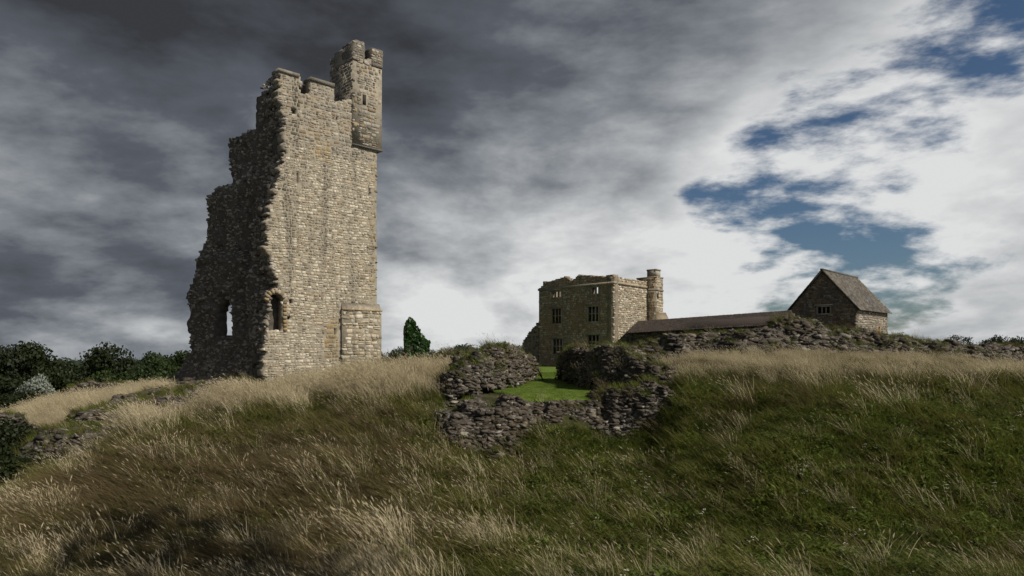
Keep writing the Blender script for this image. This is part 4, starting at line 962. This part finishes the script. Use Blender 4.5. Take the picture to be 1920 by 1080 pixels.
K_lawn = [addt('lawn', tuft_mesh('tuft', 550 + k, 26, .03, .075, .008, .07, .2, .6, seg=2)) for k in range(3)]
tcol = bpy.data.collections.new('tuft_sources')
for i, me in enumerate(TUFTS):
    tcol.objects.link(bpy.data.objects.new('tuft_%03d' % i, me))

def scatter(name, X, Y, idx, scale, tint, seed, zoff=None, Z=None, rotspread=1.1):
    r = np.random.default_rng(seed); n = len(X)
    Zz = (G(X, Y) if Z is None else Z)
    me = bpy.data.meshes.new(name); me.vertices.add(n); me.vertices.foreach_set('co', np.stack([X, Y, Zz], -1).astype(np.float32).ravel())
    for nm, ty, v in (('idx', 'INT', idx), ('size', 'FLOAT', scale), ('tint', 'FLOAT', tint), ('turn', 'FLOAT', r.uniform(-rotspread, rotspread, n))):
        a = me.attributes.new(nm, ty, 'POINT'); a.data.foreach_set('value', np.asarray(v, np.int32 if ty == 'INT' else np.float32))
    o = link(name, me); o['kind'] = 'stuff'
    ng = bpy.data.node_groups.new(name + '_scatter', 'GeometryNodeTree')
    ng.interface.new_socket('Geometry', in_out='INPUT', socket_type='NodeSocketGeometry'); ng.interface.new_socket('Geometry', in_out='OUTPUT', socket_type='NodeSocketGeometry')
    N = ng.nodes; Lk = ng.links; gi = N.new('NodeGroupInput'); go = N.new('NodeGroupOutput')
    ci = N.new('GeometryNodeCollectionInfo'); ci.inputs['Collection'].default_value = tcol; ci.inputs['Separate Children'].default_value = True; ci.inputs['Reset Children'].default_value = True
    ip = N.new('GeometryNodeInstanceOnPoints'); ip.inputs['Pick Instance'].default_value = True
    def attr(nm, ty):
        a = N.new('GeometryNodeInputNamedAttribute'); a.data_type = ty; a.inputs['Name'].default_value = nm; return a.outputs['Attribute']
    cx = N.new('ShaderNodeCombineXYZ'); Lk.new(attr('turn', 'FLOAT'), cx.inputs[2])
    Lk.new(gi.outputs[0], ip.inputs['Points']); Lk.new(ci.outputs[0], ip.inputs['Instance']); Lk.new(attr('idx', 'INT'), ip.inputs['Instance Index'])
    Lk.new(cx.outputs[0], ip.inputs['Rotation']); Lk.new(attr('size', 'FLOAT'), ip.inputs['Scale']); Lk.new(ip.outputs[0], go.inputs[0])
    md = o.modifiers.new('scatter', 'NODES'); md.node_group = ng
    return o
# footprints kept clear of long grass
def clear_of(X, Y):
    px = 960 + F * X / np.maximum(Y, 6)
    bad = lawnmask(X, Y) | ((Y > 23.2) & (Y < 36) & (px > 870) & (px < 1225)) | ((Y > 22.6) & (Y < 25) & (px > 835) & (px < 1250))
    bad |= (Y > 25) & (Y < 44) & (px > 140) & (px < 345) & (np.abs(Y - np.interp(px, [140, 345], [29.5, 37])) < 4.5)
    A_ = np.array((-17.25, 48.0)); a_ = np.array((.72, .69)); n_ = np.array((.69, -.72))
    du = (X - A_[0]) * a_[0] + (Y - A_[1]) * a_[1]; dn = (X - A_[0]) * n_[0] + (Y - A_[1]) * n_[1]
    bad |= (px > 1190) & (Y > 30.5) & (Y < 60)
    bad |= (du > -.2) & (du < 9.3) & (dn > -9) & (dn < .15)
    return ~bad
def long_grass():
    r = np.random.default_rng(900); XS = []; YS = []
    def zone(n, u0, u1, d0, d1):
        u = r.uniform(u0, u1, n); D = np.sqrt(r.uniform(d0 * d0, d1 * d1, n)); XS.append(u * D); YS.append(D)
    zone(27000, -.86, .86, 11, 20); zone(27000, -.86, .86, 20, 30); zone(9000, -.9, .9, 30, 44); zone(7000, -.8, -.2, 30, 60); zone(3000, -1.3, -.86, 10.5, 40); zone(3000, .86, 1.3, 10.5, 40); zone(3500, -1, 1, 6, 10.5)
    X = np.concatenate(XS); Y = np.concatenate(YS); k = clear_of(X, Y); X = X[k]; Y = Y[k]; n = len(X)
    px = 960 + F * X / Y; z = G(X, Y)
    p1 = fbm(X * .33, Y * .33, 31, 3); p2 = fbm(X * .8, Y * .8, 37, 2); p3 = fbm(X * .22, Y * .22, 43, 2)
    west = 1 - sstep(px, 640, 1180)                                     # the western bank is drier
    crest = sstep(z, np.interp(px, [0, 300, 600, 850, 1250, 1920], [-1.5, -.55, .1, .3, .9, .8]), np.interp(px, [0, 300, 600, 850, 1250, 1920], [-.8, .2, .75, 1.1, 1.7, 1.6]))
    ps = np.clip(-.05 - .02 * west - .16 * west * (1 - crest) + (.34 + .55 * west) * crest ** 1.4 + .62 * (p1 - .5) * (.24 + west) + .5 * (p2 - .5) * (.3 + west), .008 + .018 * west, .93)
    ps = np.where((Y > 30) & (px < 480), .92, ps)
    pdry = np.clip(.05 + .40 * west * (1 - crest) + .9 * (p3 - .5), .02, .75)
    a = r.random(n); b = r.random(n); c = r.random(n); d = r.random(n)
    cd = np.interp(px, [0, 150, 300, 450], [18, 20, 22, 25]); hollow = (px < 400) & (Y > cd + 1.5) & (Y < np.interp(px, [0, 150, 300, 400], [39, 35, 37, 40]))
    ps = np.where(hollow, .02, ps); pdry = np.where(hollow, .1, pdry)
    low = np.where(c < .14 + .36 * west + .6 * crest, 1, np.where(d < .30, 5, np.where(d < .62, 6, 0)))
    kind = np.where(a < ps, 3, np.where(b < pdry, 2, low))
    kind = np.where((r.random(n) < .004 * (1 - west)) & (kind != 3), 4, kind)
    sets = [K_green, K_olive, K_dry, K_straw, K_white, K_herb, K_short]
    idx = np.zeros(n, int)
    for q, st in enumerate(sets):
        m = kind == q; idx[m] = np.array(st)[r.integers(0, len(st), m.sum())]
    sc = r.uniform(.75, 1.25, n) * np.where(Y > 30, 1.15, 1.0) * (.5 + 1.0 * p2)
    sc = sc * np.where((Y > 34) & (px > 330) & (px < 860), .5, 1.0)      # cropped shorter about the tower
    sc = sc * (1 - .36 * sstep(px, 1200, 1290) * sstep(Y, 21.5, 24))       # thinner, shorter sward on the eastern crest
    tint = np.clip(r.uniform(0, .6, n) + .9 * (p2 - .5) + .4 * p1, 0, 1)
    scatter('long_grass', X, Y, idx, sc, tint, 901)
    tag(bpy.data.objects['long_grass'], 'long windblown straw and green grass covering the castle bank', 'grass')
    # mown turf
    n = 26000; u = r.uniform(-.12, .19, n); D = np.sqrt(r.uniform(24.2 ** 2, 46 ** 2, n)); X = u * D; k = lawnmask(X, D); X = X[k]; D = D[k]
    scatter('lawn_grass', X, D, np.array(K_lawn)[r.integers(0, 3, len(X))], r.uniform(.7, 1.3, len(X)), r.random(len(X)), 902, Z=G(X, D) + .02, rotspread=3.1)
    tag(bpy.data.objects['lawn_grass'], 'short bright green mown grass inside the broken room', 'grass')
long_grass()

# ------------------------------------------------------------------ weeds rooted in the ruins
def weeds():
    r = np.random.default_rng(950); dg = bpy.context.evaluated_depsgraph_get(); XS = []; ZS = []
    for o in [o for o in bpy.data.objects if o.name.startswith('rubble_core')]:
        me = o.data; V = np.empty(len(me.vertices) * 3, np.float32); me.vertices.foreach_get('co', V); V = V.reshape(-1, 3)
        if not len(V): continue
        k = fbm(V[:, 0] * .9, V[:, 1] * .9 + V[:, 2], 61, 3) > .48
        V = V[k]; V = V[r.random(len(V)) < .45]; XS.append(V)
    V = np.concatenate(XS); n = len(V); q = r.random(n)
    idx = np.zeros(n, int)
    for lo, hi, st in ((0, .3, K_green), (.3, .55, K_olive), (.55, .75, K_short), (.75, .86, K_herb), (.86, .97, K_dry), (.97, 1.01, K_straw)):
        m = (q >= lo) & (q < hi); idx[m] = np.array(st)[r.integers(0, len(st), m.sum())]
    scatter('wall_weeds', V[:, 0], V[:, 1], idx, r.uniform(.45, .95, n), r.random(n) * .7, 951, Z=V[:, 2] + .03)
    tag(bpy.data.objects['wall_weeds'], 'green weeds and grass rooted among the rubble of the ruins', 'weeds')
weeds()

# ------------------------------------------------------------------ open crowned tree out of view, added to shade the bank
for i, (x, y, zt, w, lab) in enumerate(((10.5, 3.2, 20, 9, 'unseen open crowned tree added to shade the lower left grass'),)):
    tree('ditch_tree', lab, 'tree', x, y, zt, w, -1, 1, None)
